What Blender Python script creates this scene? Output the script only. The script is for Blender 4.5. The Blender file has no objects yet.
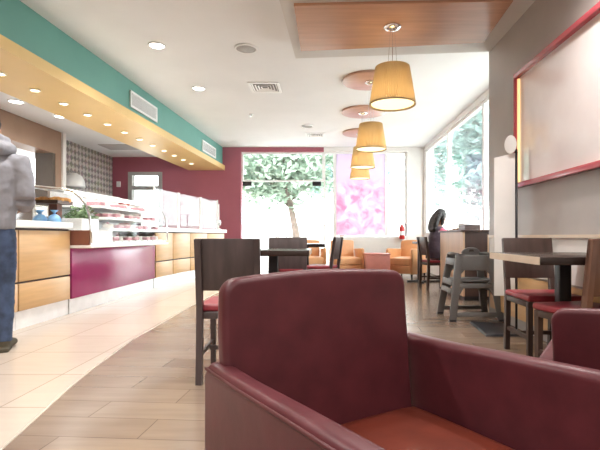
WORLD = 4.0; SUN = 2.5; LAMPW = 75; EXPO = 1.34
import bpy, bmesh, math, random
from mathutils import Vector, Matrix, Euler
random.seed(11)
SC = bpy.context.scene
COL = SC.collection
PI = math.pi
R = math.radians

# ------------------------------------------------------------------ materials
def nodes_of(m):
    m.use_nodes = True
    nt = m.node_tree
    return nt, nt.nodes, nt.links, nt.nodes.get('Principled BSDF')

def pmat(name, col, rough=.5, metal=0., var=.06, scale=8., spec=.5, coat=0., emit=None, estr=0., bump=0., stretch=(1, 1, 1)):
    m = bpy.data.materials.new(name)
    nt, N, L, b = nodes_of(m)
    b.inputs['Roughness'].default_value = rough
    b.inputs['Metallic'].default_value = metal
    b.inputs['Specular IOR Level'].default_value = spec
    b.inputs['Coat Weight'].default_value = coat
    tc = N.new('ShaderNodeTexCoord'); mp = N.new('ShaderNodeMapping')
    mp.inputs['Scale'].default_value = stretch
    L.new(tc.outputs['Object'], mp.inputs['Vector'])
    nz = N.new('ShaderNodeTexNoise'); nz.inputs['Scale'].default_value = scale; nz.inputs['Detail'].default_value = 4
    L.new(mp.outputs[0], nz.inputs['Vector'])
    rp = N.new('ShaderNodeValToRGB')
    lo = [max(0, c*(1-var)) for c in col]; hi = [min(1, c*(1+var)) for c in col]
    rp.color_ramp.elements[0].position = .3; rp.color_ramp.elements[1].position = .7
    rp.color_ramp.elements[0].color = (*lo, 1); rp.color_ramp.elements[1].color = (*hi, 1)
    L.new(nz.outputs['Fac'], rp.inputs[0]); L.new(rp.outputs[0], b.inputs['Base Color'])
    if emit:
        b.inputs['Emission Color'].default_value = (*emit, 1); b.inputs['Emission Strength'].default_value = estr
    if bump:
        bp = N.new('ShaderNodeBump'); bp.inputs['Strength'].default_value = bump; bp.inputs['Distance'].default_value = .01
        L.new(nz.outputs['Fac'], bp.inputs['Height']); L.new(bp.outputs[0], b.inputs['Normal'])
    return m

def wood(name, col, axis=0, rough=.35, var=.22, spec=.5, coat=0.):
    st = [14, 14, 14]; st[axis] = 1.1
    return pmat(name, col, rough=rough, var=var, scale=1.6, spec=spec, stretch=tuple(st), coat=coat)

def glassmat(name, tint=(1, 1, 1), refl=.06, graze=.5):
    m = bpy.data.materials.new(name)
    nt, N, L, b = nodes_of(m)
    N.remove(b)
    out = N.get('Material Output')
    t = N.new('ShaderNodeBsdfTransparent'); t.inputs[0].default_value = (*tint, 1)
    g = N.new('ShaderNodeBsdfGlossy'); g.inputs['Roughness'].default_value = .03
    lw = N.new('ShaderNodeLayerWeight'); lw.inputs['Blend'].default_value = .12
    mt = N.new('ShaderNodeMath'); mt.operation = 'MULTIPLY_ADD'; mt.inputs[1].default_value = graze; mt.inputs[2].default_value = refl
    L.new(lw.outputs['Fresnel'], mt.inputs[0])
    mx = N.new('ShaderNodeMixShader')
    L.new(mt.outputs[0], mx.inputs[0]); L.new(t.outputs[0], mx.inputs[1]); L.new(g.outputs[0], mx.inputs[2])
    L.new(mx.outputs[0], out.inputs['Surface'])
    return m

def emat(name, col, s):
    m = bpy.data.materials.new(name)
    nt, N, L, b = nodes_of(m)
    b.inputs['Base Color'].default_value = (*col, 1)
    b.inputs['Emission Color'].default_value = (*col, 1); b.inputs['Emission Strength'].default_value = s
    return m

def brickmat(name, c1, c2, grout, w, h, off, rot=0., loc=(0, 0, 0), rough=.2, spec=.5, mortar=.004, veins=.1, bumpy=0.):
    m = bpy.data.materials.new(name)
    nt, N, L, b = nodes_of(m)
    tc = N.new('ShaderNodeTexCoord'); mp = N.new('ShaderNodeMapping')
    mp.inputs['Rotation'].default_value = (0, 0, rot); mp.inputs['Location'].default_value = loc
    L.new(tc.outputs['Object'], mp.inputs['Vector'])
    br = N.new('ShaderNodeTexBrick')
    br.offset = off; br.inputs['Scale'].default_value = 1
    br.inputs['Brick Width'].default_value = w; br.inputs['Row Height'].default_value = h
    br.inputs['Mortar Size'].default_value = mortar; br.inputs['Mortar Smooth'].default_value = .1
    br.inputs['Color1'].default_value = (*c1, 1); br.inputs['Color2'].default_value = (*c2, 1); br.inputs['Mortar'].default_value = (*grout, 1)
    L.new(mp.outputs[0], br.inputs['Vector'])
    m2 = N.new('ShaderNodeMapping'); m2.inputs['Scale'].default_value = (1.2, 9, 1); m2.inputs['Rotation'].default_value = (0, 0, rot)
    L.new(tc.outputs['Object'], m2.inputs['Vector'])
    nz = N.new('ShaderNodeTexNoise'); nz.inputs['Scale'].default_value = 2.2; nz.inputs['Detail'].default_value = 6
    L.new(m2.outputs[0], nz.inputs['Vector'])
    mr = N.new('ShaderNodeMapRange'); mr.inputs['To Min'].default_value = 1-veins*2; mr.inputs['To Max'].default_value = 1+veins
    L.new(nz.outputs['Fac'], mr.inputs['Value'])
    mx = N.new('ShaderNodeMix'); mx.data_type = 'RGBA'; mx.blend_type = 'MULTIPLY'; mx.inputs['Factor'].default_value = 1
    L.new(br.outputs['Color'], mx.inputs[6]); L.new(mr.outputs[0], mx.inputs[7])
    L.new(mx.outputs[2], b.inputs['Base Color'])
    b.inputs['Roughness'].default_value = rough; b.inputs['Specular IOR Level'].default_value = spec
    return m

MT = {}
MT['white'] = pmat('white_paint', (.82, .80, .78), rough=.6, var=.02)
MT['ceil'] = pmat('ceiling_paint', (.80, .81, .82), rough=.7, var=.02, scale=2)
MT['teal'] = pmat('teal_paint', (.13, .34, .295), rough=.55, var=.05, scale=2)
MT['yellow'] = pmat('yellow_paint', (.74, .52, .22), rough=.45, var=.03, scale=2)
MT['redwall'] = pmat('crimson_paint', (.37, .105, .145), rough=.5, var=.05, scale=2)
MT['taupe'] = pmat('taupe_paint', (.37, .335, .32), rough=.42, var=.05, scale=3)
MT['greydark'] = pmat('dark_grey_paint', (.10, .095, .09), rough=.5)
MT['brownpanel'] = pmat('brown_hatch_panel', (.30, .19, .13), rough=.45, var=.08, scale=3)
MT['jamb'] = pmat('hatch_jamb_brown', (.09, .07, .055), rough=.6)
MT['floorL'] = brickmat('beige_floor_tile', (.58, .50, .43), (.54, .46, .39), (.34, .28, .23), .55, .55, 0., loc=(.57, .44, 0), rough=.24, veins=.05, mortar=.004)
MT['floorR'] = brickmat('brown_plank_tile', (.285, .21, .158), (.225, .16, .12), (.13, .09, .068), .95, .21, .37, rot=R(4), rough=.2, veins=.16, mortar=.003)
MT['strip'] = pmat('metal_floor_strip', (.75, .70, .62), rough=.3, metal=.6)
MT['counterwood'] = wood('honey_counter_veneer', (.62, .38, .18), 1, rough=.35, var=.08)
MT['crimson'] = pmat('crimson_laminate', (.33, .035, .14), rough=.22, var=.04)
MT['plinth'] = pmat('brushed_plinth', (.84, .84, .85), rough=.25, metal=.1)
MT['worktop'] = pmat('white_worktop', (.88, .87, .85), rough=.2, var=.02)
MT['darkgap'] = pmat('dark_gap', (.05, .035, .03), rough=.6)
MT['endbrown'] = pmat('brown_end_panel', (.22, .085, .06), rough=.3)
MT['steel'] = pmat('steel', (.70, .71, .72), rough=.25, metal=.9, var=.03)
MT['whitemetal'] = pmat('white_metal', (.85, .85, .85), rough=.3, var=.02)
MT['chrome'] = pmat('chrome', (.8, .8, .8), rough=.08, metal=1., var=.01)
MT['glass'] = glassmat('clear_glass', (.97, .99, .98), .04)
MT['caseglass'] = glassmat('case_glass', (.97, .98, .98), .015, .12)
MT['leather'] = pmat('maroon_leather', (.085, .018, .023), rough=.42, var=.16, scale=14, bump=.12, spec=.28)
MT['seatleather'] = pmat('warm_lit_leather', (.115, .021, .011), rough=.32, var=.2, scale=10, bump=.12)  # same maroon leather, with warm light painted into the colour
MT['piping'] = pmat('maroon_piping', (.085, .022, .025), rough=.45, spec=.3)
MT['darkwood'] = wood('dark_walnut', (.070, .050, .050), 2, rough=.4, var=.25)
MT['midwood'] = wood('brown_walnut', (.060, .036, .030), 2, rough=.4, var=.25)
MT['litwood'] = wood('lit_walnut', (.15, .075, .05), 2, rough=.4, var=.2)
MT['redseat'] = pmat('red_vinyl', (.30, .03, .045), rough=.38, var=.08, scale=20)
MT['tablewood'] = wood('table_walnut', (.032, .020, .017), 0, rough=.25, var=.25)
MT['edgelight'] = pmat('pale_ledge_lit_edge', (.62, .50, .38), rough=.3)
MT['black'] = pmat('black_metal', (.02, .02, .025), rough=.4)
MT['orange'] = pmat('orange_vinyl', (.70, .36, .17), rough=.4, var=.06)
MT['orangeseat'] = pmat('orange_vinyl_seat', (.74, .40, .20), rough=.4, var=.06)
MT['coral'] = pmat('coral_laminate', (.58, .22, .18), rough=.4)
MT['discwood'] = wood('disc_veneer', (.50, .29, .21), 0, rough=.3, var=.10)
MT['panelwood'] = wood('ceiling_veneer', (.48, .27, .17), 0, rough=.25, var=.10)
MT['cabwood'] = wood('cabinet_veneer', (.60, .40, .27), 2, rough=.35, var=.10)
MT['cabdark'] = wood('cabinet_dark_shaded', (.065, .034, .028), 2, rough=.35, var=.2)
MT['highchair'] = pmat('grey_plastic', (.125, .118, .115), rough=.42, var=.06)
MT['pinkframe'] = pmat('red_frame_lacquer', (.42, .07, .09), rough=.2, var=.05)
MT['hood'] = pmat('grey_fleece', (.27, .27, .30), rough=.95, var=.06, scale=30)
MT['jeans'] = pmat('blue_denim', (.045, .070, .135), rough=.85, var=.35, scale=14)
MT['shoe'] = pmat('brown_suede', (.07, .06, .04), rough=.8)
MT['skin'] = pmat('skin', (.45, .25, .17), rough=.5)
MT['hair'] = pmat('dark_hair', (.022, .016, .016), rough=.6, var=.3, scale=40)
MT['jacket'] = pmat('dark_mauve_jacket', (.09, .06, .085), rough=.8)
MT['pinksleeve'] = pmat('pink_sleeve', (.62, .13, .20), rough=.8)
MT['red'] = pmat('extinguisher_red', (.55, .03, .03), rough=.3)
MT['leaf'] = pmat('pale_leaf', (.34, .44, .35), rough=.5, var=.25, scale=3)
MT['leaf2'] = pmat('blue_green_leaf', (.30, .44, .42), rough=.5, var=.25, scale=3)
MT['bark'] = pmat('bark', (.17, .13, .11), rough=.9, var=.3)
MT['paving'] = pmat('pale_paving', (.60, .58, .55), rough=.8, var=.08, scale=1)
MT['bread'] = pmat('golden_pastry', (.62, .30, .09), rough=.5, var=.25, scale=30)
MT['bluebag'] = pmat('blue_bag', (.25, .50, .85), rough=.35, var=.2)
MT['salad'] = pmat('salad_green', (.20, .30, .15), rough=.6, var=.5, scale=40)
MT['cake'] = pmat('pink_cake', (.55, .26, .30), rough=.5, var=.15, scale=20)
MT['cream'] = pmat('cream_icing', (.82, .76, .70), rough=.5)
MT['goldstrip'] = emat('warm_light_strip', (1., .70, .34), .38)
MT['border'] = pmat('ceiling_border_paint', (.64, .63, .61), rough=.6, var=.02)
MT['lamp'] = emat('lamp_diffuser', (1., .96, .88), 9.)
MT['warmlamp'] = emat('warm_lamp_diffuser', (1., .82, .45), 5.)
MT['bulb'] = emat('bulb_glow', (1., .80, .50), 2.0)
MT['greymesh'] = pmat('grey_mesh', (.42, .41, .40), rough=.6, var=.1, scale=80)
MT['vent'] = pmat('vent_shadow', (.22, .22, .22), rough=.7)

def shade_mat():
    m = bpy.data.materials.new('pleated_shade_fabric')
    nt, N, L, b = nodes_of(m)
    out = N.get('Material Output')
    b.inputs['Base Color'].default_value = (.49, .38, .22, 1); b.inputs['Roughness'].default_value = .8
    tr = N.new('ShaderNodeBsdfTranslucent'); tr.inputs[0].default_value = (.76, .62, .40, 1)
    mx = N.new('ShaderNodeMixShader'); mx.inputs[0].default_value = .25
    L.new(b.outputs[0], mx.inputs[1]); L.new(tr.outputs[0], mx.inputs[2]); L.new(mx.outputs[0], out.inputs['Surface'])
    return m
MT['shade'] = shade_mat()

def poster_mat():
    m = bpy.data.materials.new('pink_floral_film')
    nt, N, L, b = nodes_of(m)
    out = N.get('Material Output')
    tc = N.new('ShaderNodeTexCoord')
    nz = N.new('ShaderNodeTexNoise'); nz.inputs['Scale'].default_value = 3.2; nz.inputs['Detail'].default_value = 5; nz.inputs['Distortion'].default_value = 1.2
    L.new(tc.outputs['Object'], nz.inputs['Vector'])
    rp = N.new('ShaderNodeValToRGB')
    e = rp.color_ramp.elements
    e[0].position = .34; e[0].color = (.74, .32, .50, 1)
    e[1].position = .62; e[1].color = (.82, .69, .76, 1)
    k = e.new(.48); k.color = (.78, .52, .64, 1)
    L.new(nz.outputs['Fac'], rp.inputs[0])
    sp = N.new('ShaderNodeSeparateXYZ'); L.new(tc.outputs['Object'], sp.inputs[0])
    mr = N.new('ShaderNodeMapRange'); mr.inputs['From Min'].default_value = 2.1; mr.inputs['From Max'].default_value = 2.45
    L.new(sp.outputs['Z'], mr.inputs['Value'])
    mx = N.new('ShaderNodeMix'); mx.data_type = 'RGBA'
    L.new(mr.outputs[0], mx.inputs[0]); L.new(rp.outputs[0], mx.inputs[6]); mx.inputs[7].default_value = (.70, .60, .75, 1)
    L.new(mx.outputs[2], b.inputs['Base Color'])
    tr = N.new('ShaderNodeBsdfTranslucent'); L.new(mx.outputs[2], tr.inputs[0])
    s1 = N.new('ShaderNodeMixShader'); s1.inputs[0].default_value = .6
    L.new(b.outputs[0], s1.inputs[1]); L.new(tr.outputs[0], s1.inputs[2])
    tp = N.new('ShaderNodeBsdfTransparent'); s2 = N.new('ShaderNodeMixShader'); s2.inputs[0].default_value = .10
    L.new(s1.outputs[0], s2.inputs[1]); L.new(tp.outputs[0], s2.inputs[2])
    L.new(s2.outputs[0], out.inputs['Surface'])
    return m
MT['poster'] = poster_mat()

def mosaic_mat():
    m = bpy.data.materials.new('beige_brown_mosaic')
    nt, N, L, b = nodes_of(m)
    tc = N.new('ShaderNodeTexCoord')
    mp = N.new('ShaderNodeMapping'); mp.inputs['Rotation'].default_value = (R(45), 0, 0); mp.inputs['Scale'].default_value = (1, 1, 1)
    L.new(tc.outputs['Object'], mp.inputs['Vector'])
    ck = N.new('ShaderNodeTexChecker'); ck.inputs['Scale'].default_value = 10
    ck.inputs['Color1'].default_value = (.50, .42, .34, 1); ck.inputs['Color2'].default_value = (.17, .11, .085, 1)
    L.new(mp.outputs[0], ck.inputs['Vector'])
    vo = N.new('ShaderNodeTexVoronoi'); vo.inputs['Scale'].default_value = 11
    L.new(tc.outputs['Object'], vo.inputs['Vector'])
    mx = N.new('ShaderNodeMix'); mx.data_type = 'RGBA'; mx.inputs[0].default_value = .12
    L.new(ck.outputs['Color'], mx.inputs[6]); L.new(vo.outputs['Color'], mx.inputs[7])
    hs = N.new('ShaderNodeHueSaturation'); hs.inputs['Saturation'].default_value = .55
    L.new(mx.outputs[2], hs.inputs['Color']); L.new(hs.outputs[0], b.inputs['Base Color'])
    b.inputs['Roughness'].default_value = .3
    return m
MT['mosaic'] = mosaic_mat()

def board_mat():
    m = bpy.data.materials.new('pale_mauve_print')
    nt, N, L, b = nodes_of(m)
    tc = N.new('ShaderNodeTexCoord')
    nz = N.new('ShaderNodeTexNoise'); nz.inputs['Scale'].default_value = 1.6; nz.inputs['Detail'].default_value = 6
    L.new(tc.outputs['Object'], nz.inputs['Vector'])
    rp = N.new('ShaderNodeValToRGB'); e = rp.color_ramp.elements
    e[0].position = .3; e[0].color = (.66, .59, .59, 1); e[1].position = .7; e[1].color = (.78, .72, .72, 1)
    L.new(nz.outputs['Fac'], rp.inputs[0]); L.new(rp.outputs[0], b.inputs['Base Color'])
    b.inputs['Roughness'].default_value = .12; b.inputs['Coat Weight'].default_value = .6
    return m
MT['board'] = board_mat()

# ------------------------------------------------------------------ helpers
def box(bm, x0, x1, y0, y1, z0, z1, mat=0):
    v = [bm.verts.new(p) for p in ((x0, y0, z0), (x1, y0, z0), (x1, y1, z0), (x0, y1, z0), (x0, y0, z1), (x1, y0, z1), (x1, y1, z1), (x0, y1, z1))]
    for f in ((0, 3, 2, 1), (4, 5, 6, 7), (0, 1, 5, 4), (1, 2, 6, 5), (2, 3, 7, 6), (3, 0, 4, 7)):
        bm.faces.new([v[i] for i in f]).material_index = mat
    return v

def hexa(bm, lo, hi):
    """lo, hi: four points each (bottom and top loops, counter-clockwise from above)"""
    v = [bm.verts.new(p) for p in (*lo, *hi)]
    for f in ((0, 3, 2, 1), (4, 5, 6, 7), (0, 1, 5, 4), (1, 2, 6, 5), (2, 3, 7, 6), (3, 0, 4, 7)):
        bm.faces.new([v[i] for i in f])

def limb(bm, pts, rad, seg=12, caps=True):
    pts = [Vector(p) for p in pts]
    if not hasattr(rad, '__len__'): rad = [rad]*len(pts)
    rings = []; up = None
    for i, p in enumerate(pts):
        a = pts[max(0, i-1)]; c = pts[min(len(pts)-1, i+1)]
        t = (c-a).normalized()
        if up is None:
            up = Vector((0, 0, 1)) if abs(t.z) < .9 else Vector((1, 0, 0))
        s = t.cross(up).normalized(); up = s.cross(t).normalized()
        r = rad[i]
        rx, ry = (r if hasattr(r, '__len__') else (r, r))
        rings.append([bm.verts.new(p + s*math.cos(2*PI*k/seg)*rx + up*math.sin(2*PI*k/seg)*ry) for k in range(seg)])
    for a, b in zip(rings, rings[1:]):
        for k in range(seg):
            bm.faces.new((a[k], a[(k+1) % seg], b[(k+1) % seg], b[k]))
    if caps:
        bm.faces.new(rings[0][::-1]); bm.faces.new(rings[-1])

def torso(bm, rings, seg=20):
    rr = []
    for cx, cy, z, rx, ry in rings:
        rr.append([bm.verts.new((cx+math.cos(2*PI*k/seg)*rx, cy+math.sin(2*PI*k/seg)*ry, z)) for k in range(seg)])
    for a, b in zip(rr, rr[1:]):
        for k in range(seg):
            bm.faces.new((a[k], a[(k+1) % seg], b[(k+1) % seg], b[k]))
    bm.faces.new(rr[0][::-1]); bm.faces.new(rr[-1])

def ball(bm, c, rx, ry=None, rz=None, seg=14, ring=9):
    ry = ry or rx; rz = rz or rx
    mtx = Matrix.Translation(c) @ Matrix.Diagonal((rx, ry, rz, 1))
    bmesh.ops.create_uvsphere(bm, u_segments=seg, v_segments=ring, radius=1, matrix=mtx)

def lathe(bm, prof, seg=32, c=(0, 0, 0), close=True):
    rr = []
    for r, z in prof:
        rr.append([bm.verts.new((c[0]+math.cos(2*PI*k/seg)*r, c[1]+math.sin(2*PI*k/seg)*r, c[2]+z)) for k in range(seg)])
    for a, b in zip(rr, rr[1:]):
        for k in range(seg):
            bm.faces.new((a[k], a[(k+1) % seg], b[(k+1) % seg], b[k]))
    if close:
        bm.faces.new(rr[0][::-1]); bm.faces.new(rr[-1])

def prism(bm, poly, axis, a, b):
    """poly in the two remaining axes (in xyz order), extruded along axis from a to b"""
    def P(u, v, w):
        return {0: (w, u, v), 1: (u, w, v), 2: (u, v, w)}[axis]
    A = [bm.verts.new(P(u, v, a)) for u, v in poly]; B = [bm.verts.new(P(u, v, b)) for u, v in poly]
    n = len(poly)
    bm.faces.new(A[::-1]); bm.faces.new(B)
    for i in range(n):
        bm.faces.new((A[i], A[(i+1) % n], B[(i+1) % n], B[i]))

def bar(bm, p, q, w, h, up=(0, 0, 1)):
    """rectangular bar from p to q"""
    p = Vector(p); q = Vector(q); t = (q-p).normalized()
    u = Vector(up)
    if abs(t.dot(u)) > .95: u = Vector((0, 1, 0))
    s = t.cross(u).normalized(); u = s.cross(t).normalized()
    hexa(bm, [p-s*w/2-u*h/2, p+s*w/2-u*h/2, p+s*w/2+u*h/2, p-s*w/2+u*h/2], [q-s*w/2-u*h/2, q+s*w/2-u*h/2, q+s*w/2+u*h/2, q-s*w/2+u*h/2])

def B(): return bmesh.new()

def obj(name, bm, mat, parent=None, bev=0., seg=2, smooth=False, sub=0):
    bmesh.ops.recalc_face_normals(bm, faces=bm.faces)
    me = bpy.data.meshes.new(name); bm.to_mesh(me); bm.free()
    mats = mat if isinstance(mat, (list, tuple)) else [mat]
    for m in mats: me.materials.append(MT[m])
    o = bpy.data.objects.new(name, me); COL.objects.link(o)
    if parent: o.parent = parent
    if bev:
        md = o.modifiers.new('bevel', 'BEVEL'); md.width = bev; md.segments = seg; md.limit_method = 'ANGLE'; md.angle_limit = R(40)
    if sub:
        md = o.modifiers.new('sub', 'SUBSURF'); md.levels = sub; md.render_levels = sub
    if smooth or bev or sub:
        for p in me.polygons: p.use_smooth = True
        if not sub and not smooth:
            me.set_sharp_from_angle(angle=R(35)) if not bev else None
    return o

def tag(o, label, cat, group=None):
    o['label'] = label; o['category'] = cat
    if group: o['group'] = group
    return o

def thing(name, label, cat, loc=(0, 0, 0), rot=0., group=None):
    o = bpy.data.objects.new(name, None); COL.objects.link(o)
    o.empty_display_size = .1
    o.location = loc; o.rotation_euler = (0, 0, rot)
    return tag(o, label, cat, group)

def struct(name, bm, mat, parent=None, bev=0., smooth=False):
    o = obj(name, bm, mat, parent, bev=bev, smooth=smooth)
    if not parent: o['kind'] = 'structure'
    return o

def dup(root, loc, rot, label, group=None):
    r = root.copy(); COL.objects.link(r); r.location = loc; r.rotation_euler = (0, 0, rot)
    r['label'] = label
    if group: r['group'] = group
    for ch in list(root.children):
        c = ch.copy(); COL.objects.link(c); c.parent = r
        for g in ch.children:
            d = g.copy(); COL.objects.link(d); d.parent = c
    return r

def box1(name, mat, parent, *a, bev=0.):
    bm = B(); box(bm, *a); return obj(name, bm, mat, parent, bev=bev)

def sbox(name, mat, *a, bev=0.):
    bm = B(); box(bm, *a); return struct(name, bm, mat, bev=bev)
MT['lampsoft'] = emat('case_light', (1, .97, .92), 5.)
MT['warmlamp2'] = emat('shade_bottom_diffuser', (1., .84, .48), .62)
# ------------------------------------------------------------------ setting
CZ = 3.13          # main ceiling
KZ = 2.88          # kitchen ceiling
YB = 11.4          # back wall
YN = -2.6          # rear edge of what is built
def cx_front(y):   # counter front line
    return -2.86 + (0 if y < 7.4 else .066*(y-7.4)**2*.62)
def line_x(y):     # border between the two floors
    pts = [(-2.6, -.55), (0, -1.02), (1.87, -1.335), (2.8, -1.52), (3.8, -1.63), (5.8, -1.68), (8, -1.66), (11.4, -1.55)]
    for (a, xa), (b, xb) in zip(pts, pts[1:]):
        if a <= y <= b:
            return xa+(xb-xa)*(y-a)/(b-a)
ys = [-2.6+i*.4 for i in range(36)]; ys[-1] = 11.4
bm = B()
for ya, yb in zip(ys, ys[1:]):
    xa, xb = line_x(ya), line_x(yb)
    for mat, q in ((0, ((-5.4, ya), (xa, ya), (xb, yb), (-5.4, yb))), (1, ((xa, ya), (2.6, ya), (2.6, yb), (xb, yb)))):
        f = bm.faces.new([bm.verts.new((x, y, 0)) for x, y in q]); f.material_index = mat
bmesh.ops.remove_doubles(bm, verts=bm.verts, dist=.0005)
ext = bmesh.ops.extrude_face_region(bm, geom=list(bm.faces))
for v in [g for g in ext['geom'] if isinstance(g, bmesh.types.BMVert)]: v.co.z = -.08
struct('floor', bm, ['floorL', 'floorR'])
bm = B()
for ya, yb in zip(ys, ys[1:]):
    xa, xb = line_x(ya), line_x(yb)
    hexa(bm, [(xa-.006, ya, -.01), (xa+.006, ya, -.01), (xb+.006, yb, -.01), (xb-.006, yb, -.01)], [(xa-.006, ya, .002), (xa+.006, ya, .002), (xb+.006, yb, .002), (xb-.006, yb, .002)])
struct('trim_1', bm, 'strip')

# main ceiling with the bulkhead line as its left edge
def bulk_x(y): return -2.92 + (y-4.2)*.0451
bm = B(); hexa(bm, [(bulk_x(YN)-.1, YN, CZ), (2.75, YN, CZ), (2.75, YB+.3, CZ), (bulk_x(YB+.3)-.1, YB+.3, CZ)], [(bulk_x(YN)-.1, YN, CZ+.1), (2.75, YN, CZ+.1), (2.75, YB+.3, CZ+.1), (bulk_x(YB+.3)-.1, YB+.3, CZ+.1)])
struct('ceiling', bm, 'ceil')
bm = B(); box(bm, -5.55, -2.95, YN, YB, KZ, KZ+.08)
struct('ceiling', bm, 'ceil')
# teal bulkhead
def strip(bm, xo0, xo1, z0, z1, ya=YN, yb=YB):
    a0, a1, b0, b1 = bulk_x(ya)+xo0, bulk_x(ya)+xo1, bulk_x(yb)+xo0, bulk_x(yb)+xo1
    hexa(bm, [(a0, ya, z0), (a1, ya, z0), (b1, yb, z0), (b0, yb, z0)], [(a0, ya, z1), (a1, ya, z1), (b1, yb, z1), (b0, yb, z1)])
bm = B(); strip(bm, -.12, 0, 2.66, CZ); struct('wall_bulkhead', bm, 'teal')
bm = B(); strip(bm, -.86, .06, 2.545, 2.665); struct('ceiling_canopy', bm, 'yellow')
bm = B(); strip(bm, -.80, -.74, 2.66, 2.90); struct('trim_2', bm, 'white')

# walls
bm = B(); box(bm, -5.5, -2.13, YB, YB+.25, 0, CZ)
# door hole is modelled by four pieces instead
bm.free(); bm = B()
for a in ((-5.5, -4.98, 0, CZ), (-4.98, -4.12, 2.50, CZ), (-4.12, -2.13, 0, CZ), (-2.13, -.03, 3.02, CZ)):
    box(bm, a[0], a[1], YB, YB+.25, a[2], a[3])
struct('wall_back', bm, 'redwall')
sbox('wall_pier', 'white', 2.08, 2.75, YB, YB+.25, 0, CZ)
sbox('wall_back_plinth', 'white', .25, 2.08, YB+.02, YB+.22, 0, .83)
sbox('wall_lintel', 'white', -.03, 2.08, YB, YB+.25, 3.02, CZ)
sbox('wall_left', 'mosaic', -5.55, -5.38, 8.75, YB, 0, KZ)
bm = B()
box(bm, -5.45, -5.10, YN, 8.70, 2.44, KZ); box(bm, -5.45, -5.10, 8.52, 8.70, 0, 2.44); box(bm, -5.45, -5.10, YN, 5.2, 0, 2.44); box(bm, -5.45, -5.10, 5.2, 8.52, 0, 1.15)
struct('wall_hatch', bm, ['brownpanel'])
sbox('trim_3', 'white', -5.40, -5.06, 8.70, 8.80, 0, KZ)
sbox('trim_4', 'jamb', -5.44, -5.11, 8.44, 8.52, 1.15, 2.44)
sbox('wall_beyond_hatch', 'white', -6.6, -6.5, 4.5, 10, 0, KZ)
sbox('floor_hatch_room', 'floorL', -6.6, -5.4, 4.5, 10, -.08, 0)
sbox('ceiling_hatch_room', 'ceil', -6.6, -5.45, 4.5, 10, 2.6, 2.7)
sbox('wall_rear', 'white', -5.5, 2.0, YN-.15, YN, 0, CZ)
sbox('wall_right', 'taupe', 1.84, 2.0, YN, 5.05, 0, CZ)
bm = B()
box(bm, 2.50, 2.66, 5.05, YB+.25, 0, .93); box(bm, 2.50, 2.66, 5.05, 5.12, .93, CZ); box(bm, 2.0, 2.66, 4.95, 5.05, 0, CZ)
box(bm, 2.50, 2.66, YB-.12, YB+.25, .93, CZ); box(bm, 2.50, 2.66, 5.12, YB-.12, 3.03, CZ)
struct('wall_window_side', bm, 'white')

# right windows: three panes with mullions
wy = [5.12, 7.2, 9.28, YB-.12]
for i in range(3):
    w = thing('window_%d' % (i+1), '', 'window'); del w['label']; del w['category']; w['kind'] = 'structure'
    bm = B()
    for a in ((wy[i], wy[i]+.045, .93, 3.03), (wy[i+1]-.045, wy[i+1], .93, 3.03), (wy[i]+.045, wy[i+1]-.045, .93, .975), (wy[i]+.045, wy[i+1]-.045, 2.985, 3.03)):
        box(bm, 2.53, 2.59, a[0], a[1], a[2], a[3])
    obj('window_frame', bm, 'whitemetal', w)
    bm = B(); box(bm, 2.555, 2.565, wy[i]+.045, wy[i+1]-.045, .975, 2.985); obj('pane', bm, 'glass', w)
# back glazing
def back_window(n, x0, x1, z0, z1):
    w = thing('window_%d' % n, '', 'window'); del w['label']; del w['category']; w['kind'] = 'structure'
    bm = B()
    for a in ((x0, x0+.04, z0, z1), (x1-.04, x1, z0, z1), (x0+.04, x1-.04, z0, z0+.04), (x0+.04, x1-.04, z1-.04, z1)):
        box(bm, a[0], a[1], YB+.09, YB+.15, a[2], a[3])
    obj('window_frame', bm, 'whitemetal', w)
    bm = B(); box(bm, x0+.04, x1-.04, YB+.115, YB+.125, z0+.04, z1-.04); obj('pane', bm, 'glass', w)
back_window(4, -2.13, -.03, 2.27, 3.02)
back_window(5, -.03, .25, 0, 3.02)
back_window(6, .25, 1.57, .83, 3.02)
back_window(7, 1.57, 2.08, .83, 3.02)
# frameless glass door leaves with patch fittings
for n, (x0, x1, s) in enumerate(((-2.12, -1.09, 1), (-1.07, -.04, -1))):
    d = thing('door_%d' % (n+1), '', 'door'); del d['label']; del d['category']; d['kind'] = 'structure'
    bm = B(); box(bm, x0, x1, YB+.11, YB+.122, .01, 2.26); obj('pane', bm, 'glass', d)
    bm = B()
    hx = x0 if s > 0 else x1-.30
    box(bm, hx+.02, hx+.24, YB+.09, YB+.142, 2.16, 2.27)
    obj('patch_fitting', bm, 'black', d)
    bm = B(); hx = x1-.10 if s > 0 else x0+.10
    limb(bm, [(hx, YB+.11, .85), (hx, YB+.05, .85), (hx, YB+.05, 1.45), (hx, YB+.11, 1.45)], .014, 8); obj('door_handle', bm, 'steel', d)
# kitchen back door, bright glass
d = thing('door_3', '', 'door'); del d['label']; del d['category']; d['kind'] = 'structure'
bm = B()
for a in ((-4.98, -4.88, 0, 2.50), (-4.22, -4.12, 0, 2.50), (-4.88, -4.22, 2.42, 2.50), (-4.88, -4.22, 2.05, 2.15), (-4.88, -4.22, 0, .25)):
    box(bm, a[0], a[1], YB-.03, YB+.16, a[2], a[3])
obj('door_frame', bm, 'greymesh', d)
bm = B(); box(bm, -4.88, -4.22, YB+.06, YB+.07, .25, 2.05); box(bm, -4.88, -4.22, YB+.06, YB+.07, 2.15, 2.42); obj('pane', bm, 'glass', d)

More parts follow.
